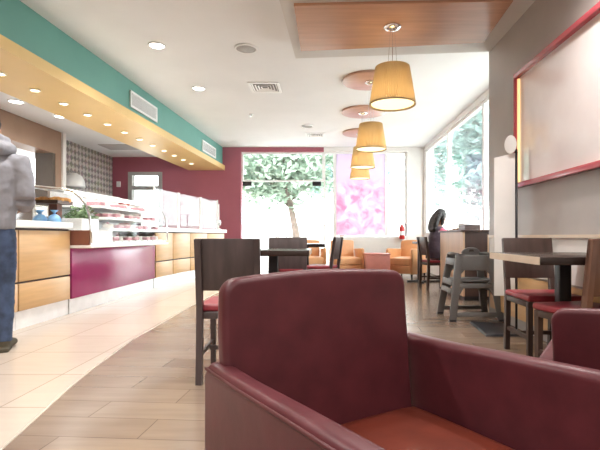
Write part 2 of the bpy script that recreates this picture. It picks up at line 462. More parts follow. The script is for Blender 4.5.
# ceiling panel: veneer field inside a white border
FZ = 2.94
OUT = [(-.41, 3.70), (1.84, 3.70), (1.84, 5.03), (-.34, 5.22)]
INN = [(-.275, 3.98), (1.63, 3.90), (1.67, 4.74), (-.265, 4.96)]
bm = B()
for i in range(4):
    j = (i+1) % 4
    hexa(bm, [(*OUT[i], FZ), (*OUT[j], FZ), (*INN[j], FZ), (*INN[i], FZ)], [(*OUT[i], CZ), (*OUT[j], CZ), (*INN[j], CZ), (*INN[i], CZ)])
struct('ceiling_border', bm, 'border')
bm = B(); hexa(bm, [(*p, FZ-.025) for p in INN], [(*p, FZ+.05) for p in INN]); struct('ceiling_veneer_panel', bm, 'panelwood')

# ledge and dado on the right wall
bm = B(); box(bm, 1.80, 1.84, 1.2, 2.86, .865, .89); box(bm, 1.80, 1.84, 2.88, 4.95, .865, .89); struct('trim_5', bm, 'edgelight')
bm = B(); box(bm, 1.815, 1.84, 1.2, 4.95, .52, .865); struct('trim_6', bm, 'white')
bm = B(); box(bm, 1.815, 1.84, 1.2, 4.95, .10, .50); struct('trim_7', bm, 'counterwood')

# ------------------------------------------------------------------ ceiling fittings
def downlight(x, y, z, r, label, group, mat='lamp', watts=0, col=(1, .965, .92)):
    t = thing('ceiling_downlight', label, 'light', (x, y, z), 0, group)
    bm = B(); lathe(bm, [(r*.80, -.001), (r, -.001), (r, -.012), (r*.86, -.018), (r*.80, -.010)], 28, close=False); obj('trim_ring', bm, 'whitemetal', t, smooth=True)
    bm = B(); lathe(bm, [(r*.80, -.004), (r*.80, -.009)], 28); obj('diffuser', bm, mat, t)
    if watts:
        l = bpy.data.lights.new('downlight_lamp', 'SPOT'); l.energy = watts; l.color = col; l.spot_size = R(140); l.spot_blend = .8; l.shadow_soft_size = r
        lo = bpy.data.objects.new('lamp', l); COL.objects.link(lo); lo.parent = t; lo.location = (0, 0, -.05)
    return t
downlight(-1.98, 5.30, CZ, .10, 'white recessed downlight in main ceiling, the one nearer the camera beside the teal bulkhead', 'main ceiling downlights', watts=60)
downlight(-1.92, 6.84, CZ, .10, 'white recessed downlight in main ceiling, farther one beside the teal bulkhead', 'main ceiling downlights', watts=60)
NTH = ['first', 'second', 'third', 'fourth', 'fifth', 'sixth', 'seventh', 'eighth', 'ninth', 'tenth', 'eleventh', 'twelfth']
for i in range(12):
    y = 4.60+i*.52
    downlight(bulk_x(y)-.42, y, 2.545, .055, 'small warm downlight in yellow canopy, %s from the camera end' % NTH[i], 'yellow canopy downlights', 'warmlamp', watts=6, col=(1, .88, .66))
for i, (x, y) in enumerate(((-4.58, 6.67), (-4.40, 7.5))):
    downlight(x, y, KZ, .11, ['white downlight in kitchen ceiling above brown hatch', 'white downlight in kitchen ceiling farther along toward mosaic wall'][i], 'kitchen downlights', watts=60)

t = thing('ceiling_speaker', 'round grey ceiling speaker with white rim', 'speaker', (-.945, 5.39, CZ))
bm = B(); lathe(bm, [(.12, -.001), (.14, -.001), (.14, -.012), (.12, -.018), (.115, -.010)], 32, close=False); obj('rim', bm, 'whitemetal', t, smooth=True)
bm = B(); lathe(bm, [(.117, -.006), (.117, -.012), (.05, -.018)], 32); obj('grille', bm, 'greymesh', t, smooth=True)
t = thing('ceiling_speaker', 'small round white ceiling disc near the far square vent', 'speaker', (-.36, 9.2, CZ))
bm = B(); lathe(bm, [(.10, -.001), (.12, -.001), (.11, -.02)], 28, close=False); obj('rim', bm, 'whitemetal', t, smooth=True)
bm = B(); lathe(bm, [(.10, -.006), (.10, -.014)], 28); obj('grille', bm, 'greymesh', t)
t = tag(obj('sprinkler_head', (lambda b: (lathe(b, [(.035, -.001), (.035, -.008), (.012, -.012), (.012, -.04), (.03, -.042), (.03, -.046)], 16, (-1.365, 8.3, CZ)), b)[1])(B()), 'steel'), 'tiny grey sprinkler head on ceiling left of far vent', 'sprinkler')
def diffuser(x, y, w, label):
    t = thing('air_diffuser', label, 'vent', (x, y, CZ), 0, 'ceiling air diffusers')
    h = w/2
    bm = B()
    for a in ((-h, h, -h, -h+.035), (-h, h, h-.035, h), (-h, -h+.035, -h+.035, h-.035), (h-.035, h, -h+.035, h-.035)): box(bm, a[0], a[1], a[2], a[3], -.016, -.001)
    obj('frame', bm, 'whitemetal', t)
    bm = B(); box(bm, -h+.035, h-.035, -h+.035, h-.035, -.004, -.001); obj('backing', bm, 'vent', t)
    for k in range(4):
        q = h-.055-k*.042
        bm = B()
        for s in ((0, 1), (0, -1), (1, 0), (-1, 0)):
            n = Vector((s[0], s[1], 0)); tt = Vector((-s[1], s[0], 0))
            p0 = n*q; 
            bar(bm, p0-tt*q+Vector((0, 0, -.009)), p0+tt*q+Vector((0, 0, -.009)), .022, .003, up=(s[0]*.6, s[1]*.6, 1))
        obj('louvre_ring', bm, 'whitemetal', t)
diffuser(-.906, 6.8, .46, 'square white ceiling air vent with louvres, the larger nearer one')
diffuser(-.22, 10.0, .42, 'square white ceiling air vent with louvres, far one close to the red wall')
def grille(y0, y1, z0, z1, label):
    x = bulk_x((y0+y1)/2); a = math.atan(.0451)
    t = thing('wall_grille', label, 'vent', (x+.001, (y0+y1)/2, (z0+z1)/2), -a, 'bulkhead air grilles')
    w = (y1-y0)/2; h = (z1-z0)/2
    bm = B()
    for q in ((-w, w, -h, -h+.03), (-w, w, h-.03, h), (-w, -w+.03, -h+.03, h-.03), (w-.03, w, -h+.03, h-.03)): box(bm, .002, .022, q[0], q[1], q[2], q[3])
    obj('frame', bm, 'whitemetal', t)
    bm = B(); box(bm, .001, .006, -w+.03, w-.03, -h+.03, h-.03); obj('backing', bm, 'vent', t)
    bm = B(); n = 11
    for k in range(n):
        z = -h+.04+(2*h-.08)*k/(n-1)
        bar(bm, (.012, -w+.03, z), (.012, w-.03, z), .018, .006, up=(.5, 0, 1))
    obj('slats', bm, 'whitemetal', t)
grille(6.48, 7.40, 2.745, 2.985, 'rectangular white air grille on teal bulkhead, larger nearer one')
grille(9.75, 10.75, 2.73, 2.97, 'rectangular white air grille on teal bulkhead, far one by the red wall')

# wooden discs and pendants
def pleated(bm, r0, z0, r1, z1, n=64):
    A = []; Bq = []
    for k in range(n*2):
        a = PI*k/n; d = .006 if k % 2 else -.006
        A.append(bm.verts.new(((r0+d)*math.cos(a), (r0+d)*math.sin(a), z0))); Bq.append(bm.verts.new(((r1+d)*math.cos(a), (r1+d)*math.sin(a), z1)))
    for k in range(2*n):
        bm.faces.new((A[k], A[(k+1) % (2*n)], Bq[(k+1) % (2*n)], Bq[k]))
def pendant(x, y, ztop, zb, label):
    """ztop: fixing height, zb: bottom of the shade"""
    t = thing('pendant_lamp', label, 'lamp', (x, y, ztop), 0, 'pendant lamps in a row')
    bm = B(); lathe(bm, [(.03, -.001), (.085, -.001), (.085, -.012), (.06, -.03), (.022, -.04)], 28); obj('canopy', bm, 'chrome', t, smooth=True)
    z1 = zb-ztop; z2 = z1+.37
    bm = B()
    limb(bm, [(0, 0, -.03), (0, 0, z2-.06)], .004, 6)
    obj('cord', bm, 'steel', t)
    for s in (-1, 1):
        bm = B(); limb(bm, [(.02*s, 0, -.03), (.045*s, 0, z2-.02)], .0022, 6); obj('suspension_wire', bm, 'steel', t)
    bm = B(); pleated(bm, .22, z1, .16, z2); sh = obj('lamp_shade', bm, 'shade', t)
    bm = B(); lathe(bm, [(.223, z1-.002), (.226, z1+.004), (.223, z1+.012), (.217, z1+.004)], 48, close=False); obj('bottom_hem', bm, 'shade', sh, smooth=True)
    bm = B(); lathe(bm, [(.205, z1+.012), (.205, z1+.016)], 40); obj('bottom_diffuser', bm, 'warmlamp2', t)
    bm = B(); ball(bm, (0, 0, z1+.17), .05); limb(bm, [(0, 0, z1+.21), (0, 0, z2-.06)], .022, 12); obj('bulb', bm, 'bulb', t, smooth=True)
    l = bpy.data.lights.new('pendant_lamp', 'POINT'); l.energy = 1.6; l.color = (1, .80, .50); l.shadow_soft_size = .06
    lo = bpy.data.objects.new('lamp', l); COL.objects.link(lo); lo.parent = t; lo.location = (0, 0, z1+.10)
for (x, y, r, lb) in ((.635, 6.47, .385, 'round wooden ceiling disc behind the nearest pendant, largest looking of three'), (.69, 8.1, .39, 'round wooden ceiling disc, middle one of three'), (.78, 9.75, .40, 'round wooden ceiling disc, farthest one of three')):
    bm = B(); lathe(bm, [(r, -.001), (r, -.035)], 64, (x, y, CZ)); tag(obj('ceiling_disc', bm, 'discwood', bev=.004), lb, 'ceiling disc', 'wooden ceiling discs')
pendant(.655, 4.37, FZ-.026, 2.15, 'pleated amber pendant lamp hanging from the wood ceiling panel, nearest of the row')
pendant(.66, 6.47, CZ-.036, 2.12, 'pleated amber pendant lamp hanging from the nearest wooden disc')
pendant(.68, 8.1, CZ-.036, 2.11, 'pleated amber pendant lamp hanging from the middle wooden disc')
pendant(.76, 9.75, CZ-.036, 2.12, 'pleated amber pendant lamp hanging from the farthest wooden disc')

# ------------------------------------------------------------------ counters 
def counter_unit(y0, y1, x0b, label, split=True, mat='counterwood', top=.955, bot=.17, depth=.72):
    """a straight unit: y0..y1, its front following the counter line"""
    xa, xb = cx_front(y0), cx_front(y1)
    t = thing('counter_unit', label, 'counter', (xa, y0, 0), math.atan2(xa-xb, y1-y0), 'front counter units')
    Lg = math.hypot(xb-xa, y1-y0)-.002
    box1('body', 'darkgap', t, -depth, -.022, 0.002, Lg, bot, top)
    if split:
        zz = .44
        box1('lower_panel', mat, t, -.022, 0, .009, Lg-.009, bot+.005, zz-.010, bev=.003)
        box1('upper_panel', mat, t, -.022, 0, .009, Lg-.009, zz+.010, top-.02, bev=.003)
    else:
        box1('front_panel', mat, t, -.022, 0, .009, Lg-.009, bot+.005, top-.02, bev=.003)
    box1('plinth', 'plinth', t, -depth, -.03, 0.002, Lg, 0, bot)
    return t
counter_unit(1.6, 2.9, 0, 'honey veneered counter front unit nearest the camera at left edge')
counter_unit(2.9, 4.20, 0, 'honey veneered counter front unit in front of the man in grey hoodie')
counter_unit(4.20, 5.06, 0, 'honey veneered counter front unit next to the crimson display base')
bm = B(); box(bm, -3.62, -2.83, 1.6, 5.06, .957, 1.03); tag(obj('worktop', bm, 'worktop', bev=.006), 'long white worktop on honey veneered counter beside the man', 'worktop')
box_y = [7.60, 8.36, 9.15, 9.95, 10.75]
lbs = ['honey veneered counter unit directly beyond the glass display case', 'honey veneered counter unit, second beyond the display case', 'honey veneered counter unit, third beyond the display case', 'honey veneered counter unit at the far end by the red wall']
for i in range(4): counter_unit(box_y[i], box_y[i+1], 0, lbs[i], split=True)
bm = B()
for i in range(16):
    ya = 7.60+i*3.2/16; yb = 7.60+(i+1)*3.2/16
    a, b_ = cx_front(ya)+.03, cx_front(yb)+.03
    hexa(bm, [(a-.8, ya, .957), (a, ya, .957), (b_, yb, .957), (b_-.8, yb, .957)], [(a-.8, ya, 1.03), (a, ya, 1.03), (b_, yb, 1.03), (b_-.8, yb, 1.03)])
bmesh.ops.remove_doubles(bm, verts=bm.verts, dist=.0008)
tag(obj('worktop', bm, 'worktop'), 'curving white worktop at the far end under the glass guards', 'worktop')

# display case on crimson base
D0, D1 = 5.08, 7.56
t = thing('display_case', 'long curved glass display case full of pastries on crimson base', 'display case', (0, 0, 0))
box1('base', 'crimson', t, -3.5, -2.855, D0, D1, .17, .742, bev=.004)
box1('plinth', 'plinth', t, -3.45, -2.885, D0, D1, 0, .17)
box1('end_panel', 'endbrown', t, -3.5, -2.66, D0, D0+.03, .775, .945)
box1('case_body', 'whitemetal', t, -3.5, -2.68, D0+.03, D1, .775, .80)
box1('ledge_trim', 'whitemetal', t, -3.5, -2.63, D0-.01, D1, .742, .775, bev=.005)
prof = [(-2.645, .80), (-2.65, .945), (-2.662, 1.10), (-2.70, 1.22), (-2.77, 1.32), (-2.87, 1.385), (-2.98, 1.41)]
top = [(-3.50, 1.46)]
for y in (D0, D1-.02):
    bm = B(); limb(bm, [(x, y+.01, z) for x, z in prof+top], .013, 8); obj('end_frame', bm, 'chrome', t, smooth=True)
bm = B()
n = len(prof)
A = [bm.verts.new((x, D0+.02, z)) for x, z in prof]; C_ = [bm.verts.new((x, D1-.02, z)) for x, z in prof]
for i in range(n-1): bm.faces.new((A[i], C_[i], C_[i+1], A[i+1]))
g = obj('front_glass', bm, 'caseglass', t, smooth=True)
md = g.modifiers.new('solid', 'SOLIDIFY'); md.thickness = .006
bm = B(); prism(bm, [(-3.5, .946), (-2.65, .946)]+prof[2:]+top, 1, D0+.004, D0+.010); obj('end_glass', bm, 'caseglass', t)
bm = B(); hexa(bm, [(-3.5, D0, 1.45), (-2.97, D0, 1.402), (-2.97, D1, 1.402), (-3.5, D1, 1.45)], [(-3.5, D0, 1.475), (-2.97, D0, 1.427), (-2.97, D1, 1.427), (-3.5, D1, 1.475)]); obj('top_plate', bm, 'whitemetal', t)
for z, x1 in ((.955, -2.70), (1.10, -2.74), (1.245, -2.84)):
    box1('shelf', 'whitemetal', t, -3.45, x1, D0+.62, D1-.03, z-.008, z+.008)
box1('light_rail', 'lampsoft', t, -3.0, -2.96, D0+.1, D1-.1, 1.375, 1.392)
box1('back_panel', 'whitemetal', t, -3.5, -3.47, D0+.6, D1, .80, 1.45)
box1('end_deck', 'whitemetal', t, -3.46, -2.68, D0+.03, D0+.60, .80, .945)
# food inside the case
def tray_cake(x, y, z, k, label, group):
    t = thing('cake_tray', label, 'cake', (x, y, z), 0, group)
    bm = B(); box(bm, -.11, .11, -.085, .085, 0, .018); obj('tray', bm, 'whitemetal', t)
    bm = B()
    if k % 3 == 0: box(bm, -.09, .09, -.07, .07, .018, .065)
    elif k % 3 == 1: lathe(bm, [(.068, .018), (.068, .07), (.06, .075)], 20)
    else:
        for a in (-.05, .05): box(bm, a-.035, a+.035, -.068, .068, .018, .06)
    obj('cake', bm, ['cake', 'cream', 'cake'][k % 3], t, bev=.006)
    bm = B()
    if k % 3 == 0: box(bm, -.09, .09, -.07, .07, .065, .075)
    elif k % 3 == 1: ball(bm, (0, 0, .082), .018)
    else:
        for a in (-.05, .05): box(bm, a-.035, a+.035, -.068, .068, .06, .07)
    obj('icing', bm, ['cream', 'cake', 'cream'][k % 3], t)
    return t
kinds = [('white tray with square pink cake under icing', 'square pink cakes in display case'), ('white tray with round cream cake and pink ball', 'round cream cakes in display case'), ('white tray with two pink cake slices under icing', 'pink cake slices in display case')]
lev = ['lowest deck', 'lower shelf', 'middle shelf', 'top shelf']
protos = {}
for li, (z, x, y0) in enumerate(((.801, -2.80, D0+.78), (.964, -2.83, D0+.78), (1.109, -2.88, D0+.78), (1.254, -2.98, D0+.78))):
    for i in range(8):
        k = (i+li) % 3; y = y0+i*.213
        lb = kinds[k][0]+' on %s of display case' % lev[li]
        gp = '%s, %s' % (kinds[k][1], lev[li])
        if k not in protos: protos[k] = tray_cake(x, y, z, k, lb, gp)
        else: dup(protos[k], (x, y, z), 0, lb, gp)
def croissant(x, y, z, rot, label):
    bm = B()
    pts = []; rr = []
    for i in range(9):
        a = PI*(.1+.8*i/8); pts.append((.075*math.cos(a), .055*math.sin(a)-.03, .032)); rr.append(.012+.026*math.sin(PI*i/8)+(.004 if i % 2 else 0))
    limb(bm, pts, rr, 10)
    o = obj('croissant', bm, 'bread', smooth=True); o.location = (x, y, z); o.rotation_euler = (0, 0, rot)
    return tag(o, label, 'pastry', 'croissants by the end glass')
ci = 0
cpos = ['back left', 'back middle', 'back right', 'front left', 'front middle', 'front right']
t = thing('pastry_basket', 'raised brown basket of croissants seen through the end glass', 'basket', (-3.30, D0+.38, .946))
bm = B(); box(bm, -.05, .05, 0, .10, 0, .32); obj('pedestal', bm, 'endbrown', t)
bm = B(); box(bm, -.15, .15, -.16, .16, .32, .335)
for a in ((-.15, .15, -.16, -.15), (-.15, .15, .15, .16), (-.15, -.14, -.15, .15), (.14, .15, -.15, .15)): box(bm, a[0], a[1], a[2], a[3], .335, .36)
obj('tray', bm, 'midwood', t)
for r_ in range(2):
    for c_ in range(2):
        croissant(-3.38+c_*.17, D0+.45-r_*.15, 1.283, .3*c_+.2*r_, 'golden croissant in raised basket, %s one seen through the end glass' % (['back', 'front'][r_]+' '+['left', 'right'][c_]))
def bag(x, y, z, label):
    t = thing('blue_wrapped_loaf', label, 'bread bag', (x, y, z), .3, 'blue wrapped loaves')
    bm = B(); ball(bm, (0, 0, .095), .075, .085, .095); obj('wrapper', bm, 'bluebag', t, smooth=True)
    bm = B(); lathe(bm, [(.018, .175), (.012, .20), (.045, .235)], 12, (0, 0, 0)); obj('tied_end', bm, 'bluebag', t, smooth=True)
bag(-3.13, D0+.125, .946, 'blue wrapped loaf in end of display case, right one beside the salad')
bag(-3.29, D0+.125, .946, 'blue wrapped loaf in end of display case, middle one next to the right one')
bag(-3.41, D0+.29, .946, 'blue wrapped loaf in end of display case, leftmost one set farther back')
t = thing('salad_tray', 'clear tray heaped with green salad behind end glass', 'salad', (-2.93, D0+.32, .946))
bm = B(); box(bm, -.12, .12, -.2, .2, 0, .14); obj('tray', bm, 'whitemetal', t, bev=.006)
bm = B()
rs = random.Random(5)
for i in range(260):
    a, b_ = rs.uniform(-.12, .12), rs.uniform(-.18, .18)
    v = Vector((a, b_, .14+rs.uniform(0, .17)*(1-abs(b_)/.2)))
    s = Vector((rs.uniform(-1, 1), rs.uniform(-1, 1), rs.uniform(-.5, .5))).normalized()*.03; u = Vector((rs.uniform(-1, 1), rs.uniform(-1, 1), rs.uniform(0, 1))).normalized()*.022
    bm.faces.new([bm.verts.new(v+p) for p in (-s, -u, s, u)])
obj('leaves', bm, 'salad', t)
# glass guards over the far counter
gy = [7.66, 8.75, 9.75, 10.55]
gl = ['tall clear glass guard on far counter, first after the display case', 'tall clear glass guard on far counter, middle of three', 'tall clear glass guard on far counter, nearest the red wall']
for i in range(3):
    ya, yb = gy[i]+.02, gy[i+1]-.02; xa, xb = cx_front(ya)-.06, cx_front(yb)-.06
    t = thing('glass_guard', gl[i], 'glass screen', (xa, ya, 1.031), 0, 'glass guards on the far counter')
    bm = B(); limb(bm, [(0, 0, 0), (0, 0, .69)], .016, 10); obj('post', bm, 'whitemetal', t)
    bm = B(); limb(bm, [(xb-xa, yb-ya, 0), (xb-xa, yb-ya, .69)], .016, 10); obj('post', bm, 'whitemetal', t)
    bm = B(); bar(bm, (0, .01, .345), (xb-xa, yb-ya-.01, .345), .008, .66); obj('pane', bm, 'caseglass', t)
t = thing('straw_stand', 'slim white post with round foot at end of far counter', 'stand', (cx_front(10.66)-.10, 10.66, 1.031))
bm = B(); lathe(bm, [(.06, 0), (.06, .02), (.03, .03)], 20); obj('foot', bm, 'whitemetal', t)
bm = B(); limb(bm, [(0, 0, .03), (0, 0, .60)], .02, 10); obj('post', bm, 'whitemetal', t)
bm = B(); lathe(bm, [(.05, .10), (.06, .16), (.05, .22)], 16); obj('holder', bm, 'steel', t)

# kitchen things behind the counter
def machine(x, y, w, d, h, z, col, label, name='coffee_machine'):
    t = thing(name, label, 'machine', (x, y, z))
    box1('body', col, t, -d/2, d/2, -w/2, w/2, .03, h, bev=.015)
    box1('front_recess', 'darkgap', t, d/2-.001, d/2+.006, -w/2+.06, w/2-.06, h*.28, h*.62)
    box1('drip_tray', 'steel', t, d/2, d/2+.10, -w/2+.05, w/2-.05, .04, .07)
    box1('top_panel', 'whitemetal', t, d/2, d/2+.012, -w/2+.04, w/2-.04, h*.68, h*.92)
    for s in (-1, 1):
        for q in (-1, 1):
            bm = B(); lathe(bm, [(.02, 0), (.02, .03)], 10, (s*(d/2-.05), q*(w/2-.05), 0)); obj('foot', bm, 'black', t)
t = thing('back_counter', 'low white back counter along the kitchen wall behind the glass', 'counter', (-4.55, 7.2, 0))
box1('body', 'whitemetal', t, -.30, .30, -2.2, 3.5, .10, .88); box1('worktop', 'steel', t, -.33, .33, -2.2, 3.5, .881, .92, bev=.005); box1('plinth', 'darkgap', t, -.28, .28, -2.2, 3.5, 0, .10)
machine(-4.5, 8.9, .8, .5, .62, .921, 'whitemetal', 'white coffee machine seen behind first glass guard')
machine(-4.5, 10.1, .7, .5, .70, .921, 'pinkframe', 'red fronted drinks machine behind the far glass guards', 'drinks_machine')
machine(-4.5, 7.0, .9, .5, .42, .921, 'steel', 'low steel machine behind the display case in front of mosaic', 'steel_warmer')
t = thing('wall_lamp', 'white dome shaped wall lamp on the mosaic wall beside the brown hatch', 'lamp', (-5.16, 9.25, 0))
bm = B(); lathe(bm, [(.21, 1.88), (.21, 1.92), (.195, 2.02), (.14, 2.12), (.05, 2.17)], 32); obj('dome', bm, 'whitemetal', t, smooth=True)
bm = B(); limb(bm, [(0, 0, 2.16), (0, 0, 2.20), (-.21, 0, 2.20)], .016, 10); obj('bracket', bm, 'steel', t)
t = thing('kitchen_cabinet', 'long pale wall cabinet under the mosaic behind the display case', 'cabinet', (-5.18, 9.75, 1.46))
box1('body', 'whitemetal', t, -.20, .17, -.25, 1.25, 0, .36)
for k in range(3): box1('door', 'white', t, .171, .19, -.23+k*.5, .23+k*.5, .02, .34, bev=.004)
bm = B(); box(bm, -.05, .05, -.04, .0, 0, .14); tag(obj('alarm_box', bm, 'whitemetal', bev=.008), 'small white box high on the crimson wall by the mosaic corner', 'alarm'); bpy.data.objects['alarm_box'].location = (-5.22, YB, 2.12)
bm = B(); box(bm, -.5, .5, -.3, .3, -.012, -.001); o = tag(obj('ceiling_panel_vent', bm, 'greymesh'), 'grey rectangular vent flush in the kitchen ceiling near mosaic wall', 'vent'); o.location = (-4.45, 10.1, KZ)
bm = B(); box(bm, -.35, .35, -.2, .2, -.05, -.001); o = tag(obj('ceiling_unit', bm, 'black', bev=.01), 'dark slim unit on kitchen ceiling above the bright door', 'vent'); o.location = (-3.75, 10.9, KZ)

# ------------------------------------------------------------------ armchairs
def armchair(name, label, loc, rot, mats, group=None, seat_lbl=None):
    L_, S_, P_ = mats
    t = thing(name, label, 'armchair', loc, rot, group)
    for s in (-1, 1):
        bm = B()
        prism(bm, [(.30, .09), (.30, .575), (.27, .600), (.10, .603), (-.10, .613), (-.33, .622), (-.37, .600), (-.375, .09)], 0, s*.258, s*.310)
        a = obj('armrest', bm, L_, t, bev=.019, seg=5)
        bm = B(); pp = [(s*.308, .28, .585), (s*.308, .10, .589), (s*.308, -.10, .599), (s*.308, -.33, .608), (s*.308, -.365, .585), (s*.308, -.37, .12)]
        limb(bm, pp, .0045, 6); obj('piping', bm, P_, a, smooth=True)
    # backrest: rounded outline, leaning
    out = [(-.262, .36), (.262, .36), (.268, .66)]
    for k in range(8):
        a = PI/2*k/7; out.append((.271-.042+.042*math.cos(a), .743+.042*math.sin(a)))
    for k in range(1, 8): out.append((.229-.458*k/8, .785+.010*math.sin(PI*k/8)))
    for k in range(8):
        a = PI/2+PI/2*k/7; out.append((-.263+.042+.042*math.cos(a), .743+.042*math.sin(a)))
    out.append((-.268, .66))
    bm = B(); prism(bm, out, 1, 0, .05)
    for v in bm.verts:
        k = (v.co.z-.40)/.39
        v.co.y += .195+.045*k; v.co.x -= .020
    obj('backrest', bm, L_, t, bev=.015, seg=4)
    bm = B()
    nx, ny = 9, 10
    # crowned cushion
    g0 = []
    x0, x1, y0, y1 = -.256, .256, -.372, .215
    for zc, top in ((.27, 0), (.415, 1)):
        row = []
        for j in range(ny+1):
            rr = []
            for i in range(nx+1):
                u, w = i/nx, j/ny
                z = zc + (.032*(math.sin(PI*u)*math.sin(PI*w))**.5 if top else 0)
                rr.append(bm.verts.new((x0+(x1-x0)*u, y0+(y1-y0)*w, z)))
            row.append(rr)
        g0.append(row)
    for row, fl in zip(g0, (1, 0)):
        for j in range(ny):
            for i in range(nx):
                q = (row[j][i], row[j][i+1], row[j+1][i+1], row[j+1][i]); bm.faces.new(q[::-1] if fl else q)
    for i in range(nx):
        bm.faces.new((g0[0][0][i], g0[0][0][i+1], g0[1][0][i+1], g0[1][0][i])); bm.faces.new((g0[0][ny][i+1], g0[0][ny][i], g0[1][ny][i], g0[1][ny][i+1]))
    for j in range(ny):
        bm.faces.new((g0[0][j+1][0], g0[0][j][0], g0[1][j][0], g0[1][j+1][0])); bm.faces.new((g0[0][j][nx], g0[0][j+1][nx], g0[1][j+1][nx], g0[1][j][nx]))
    s = obj('seat_cushion', bm, S_, t, bev=.02, seg=4)
    if seat_lbl: s['label'] = seat_lbl
    box1('base', L_, t, -.25, .25, -.36, .27, .10, .268, bev=.008)
    for sx in (-1, 1):
        for sy in (-.33, .26):
            bm = B(); limb(bm, [(sx*.27, sy, .091), (sx*.275, sy, 0)], [.022, .016], 10); obj('leg', bm, 'black', t)
    return t
ARM = armchair('armchair', 'maroon leather armchair in the foreground, facing right of the camera', (.147, .933, 0), R(33), ('leather', 'seatleather', 'piping'), 'maroon leather armchairs', 'maroon leather seat cushion with warm light painted in')
a2 = dup(ARM, (.905, 1.235, 0), R(145), 'smaller maroon leather armchair cut off by the right edge, turned away', 'maroon leather armchairs')
a2.scale = (.886, .886, .886)
ORA = armchair('armchair', 'orange armchair under far window facing left, below the fire extinguisher', (1.76, 9.62, 0), R(-38), ('orange', 'orangeseat', 'orange'), 'orange armchairs')
dup(ORA, (.45, 9.80, 0), R(12), 'orange armchair under the pink poster, left of coral cube table', 'orange armchairs')
dup(ORA, (-.33, 9.95, 0), R(8), 'orange armchair under far window, mostly hidden behind the tilted dark chair', 'orange armchairs')
t = thing('cube_table', 'low coral cube table between the orange armchairs', 'table', (1.06, 9.21, 0))
box1('body', 'coral', t, -.24, .24, -.24, .24, .03, .50, bev=.008); box1('top', 'coral', t, -.25, .25, -.25, .25, .501, .53, bev=.006); box1('plinth', 'darkgap', t, -.21, .21, -.21, .21, 0, .03)

# ------------------------------------------------------------------ dining chairs
def dining_chair(label, loc, rot, group, wd='darkwood', cat='chair', name='dining_chair', st='redseat'):
    t = thing(name, label, cat, loc, rot, group)     # faces local +Y, back at -Y
    def lean(z): return -.195-(.055*(max(0, z-.45)/.41)**1.1)
    for s in (-1, 1):
        bm = B(); x = s*.172
        zs = [0, .25, .45, .60, .73, .86]; ys_ = [-.215, -.20]+[lean(z) for z in zs[2:]]
        for (z0, ya), (z1, yb) in zip(zip(zs, ys_), zip(zs[1:], ys_[1:])):
            hexa(bm, [(x-.018, ya-.02, z0), (x+.018, ya-.02, z0), (x+.018, ya+.02, z0), (x-.018, ya+.02, z0)], [(x-.018, yb-.02, z1), (x+.018, yb-.02, z1), (x+.018, yb+.02, z1), (x-.018, yb+.02, z1)])
        bmesh.ops.remove_doubles(bm, verts=bm.verts, dist=.0005)
        obj('rear_leg', bm, wd, t)
        bm = B(); hexa(bm, [(x-.015, .165, 0), (x+.015, .165, 0), (x+.015, .195, 0), (x-.015, .195, 0)], [(x-.018, .16, .42), (x+.018, .16, .42), (x+.018, .20, .42), (x-.018, .20, .42)]); obj('front_leg', bm, wd, t)
        bm = B(); bar(bm, (x, -.19, .17), (x, .17, .17), .018, .028); obj('stretcher', bm, wd, t)
    bm = B(); bar(bm, (-.155, -.01, .17), (.155, -.01, .17), .018, .028); obj('stretcher', bm, wd, t)
    bm = B()
    for a in ((-.19, .19, .165, .20), (-.19, .19, -.20, -.17), (-.19, -.16, -.17, .165), (.16, .19, -.17, .165)): box(bm, a[0], a[1], a[2], a[3], .385, .425)
    obj('seat_frame', bm, wd, t, bev=.003)
    bm = B(); box(bm, -.195, .195, -.19, .215, .426, .468); obj('seat', bm, st, t, bev=.016, seg=4)
    bm = B()
    hexa(bm, [(-.19, lean(.55)-.005, .555), (.19, lean(.55)-.005, .555), (.19, lean(.55)+.022, .555), (-.19, lean(.55)+.022, .555)], [(-.19, lean(.865)-.005, .865), (.19, lean(.865)-.005, .865), (.19, lean(.865)+.022, .865), (-.19, lean(.865)+.022, .865)])
    obj('backrest', bm, wd, t, bev=.004)
    return t
CH = dining_chair('dark wooden dining chair with red seat directly behind the foreground armchair', (-.582, 2.89, 0), R(2), 'dark wooden dining chairs')
dup(CH, (-.37, 4.25, 0), R(180), 'dark wooden chair with broad back on far side of the near dark table', 'dark wooden dining chairs')
dup(CH, (-.43, 5.85, 0), R(3), 'dark wooden chair farther off, just behind the near table, only its top showing', 'dark wooden dining chairs')
dup(CH, (-.05, 6.35, 0), R(72), 'dark wooden chair seen side on in the middle, red seat and tilted back', 'dark wooden dining chairs')
CHB = dining_chair('brown wooden chair behind right-hand table, its back to the wall ledge', (1.59, 3.30, 0), R(180), 'brown wooden dining chairs', 'midwood')
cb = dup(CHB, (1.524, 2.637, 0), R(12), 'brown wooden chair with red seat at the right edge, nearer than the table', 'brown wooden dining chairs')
dup(CHB, (1.90, 7.74, 0), R(-80), 'brown wooden chair on which the long haired woman sits', 'brown wooden dining chairs')

for ch in cb.children:  # backrest and rear legs brightened: lit wood tone painted in
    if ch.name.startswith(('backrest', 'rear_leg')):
        ch.material_slots[0].link = 'OBJECT'; ch.material_slots[0].material = MT['litwood']

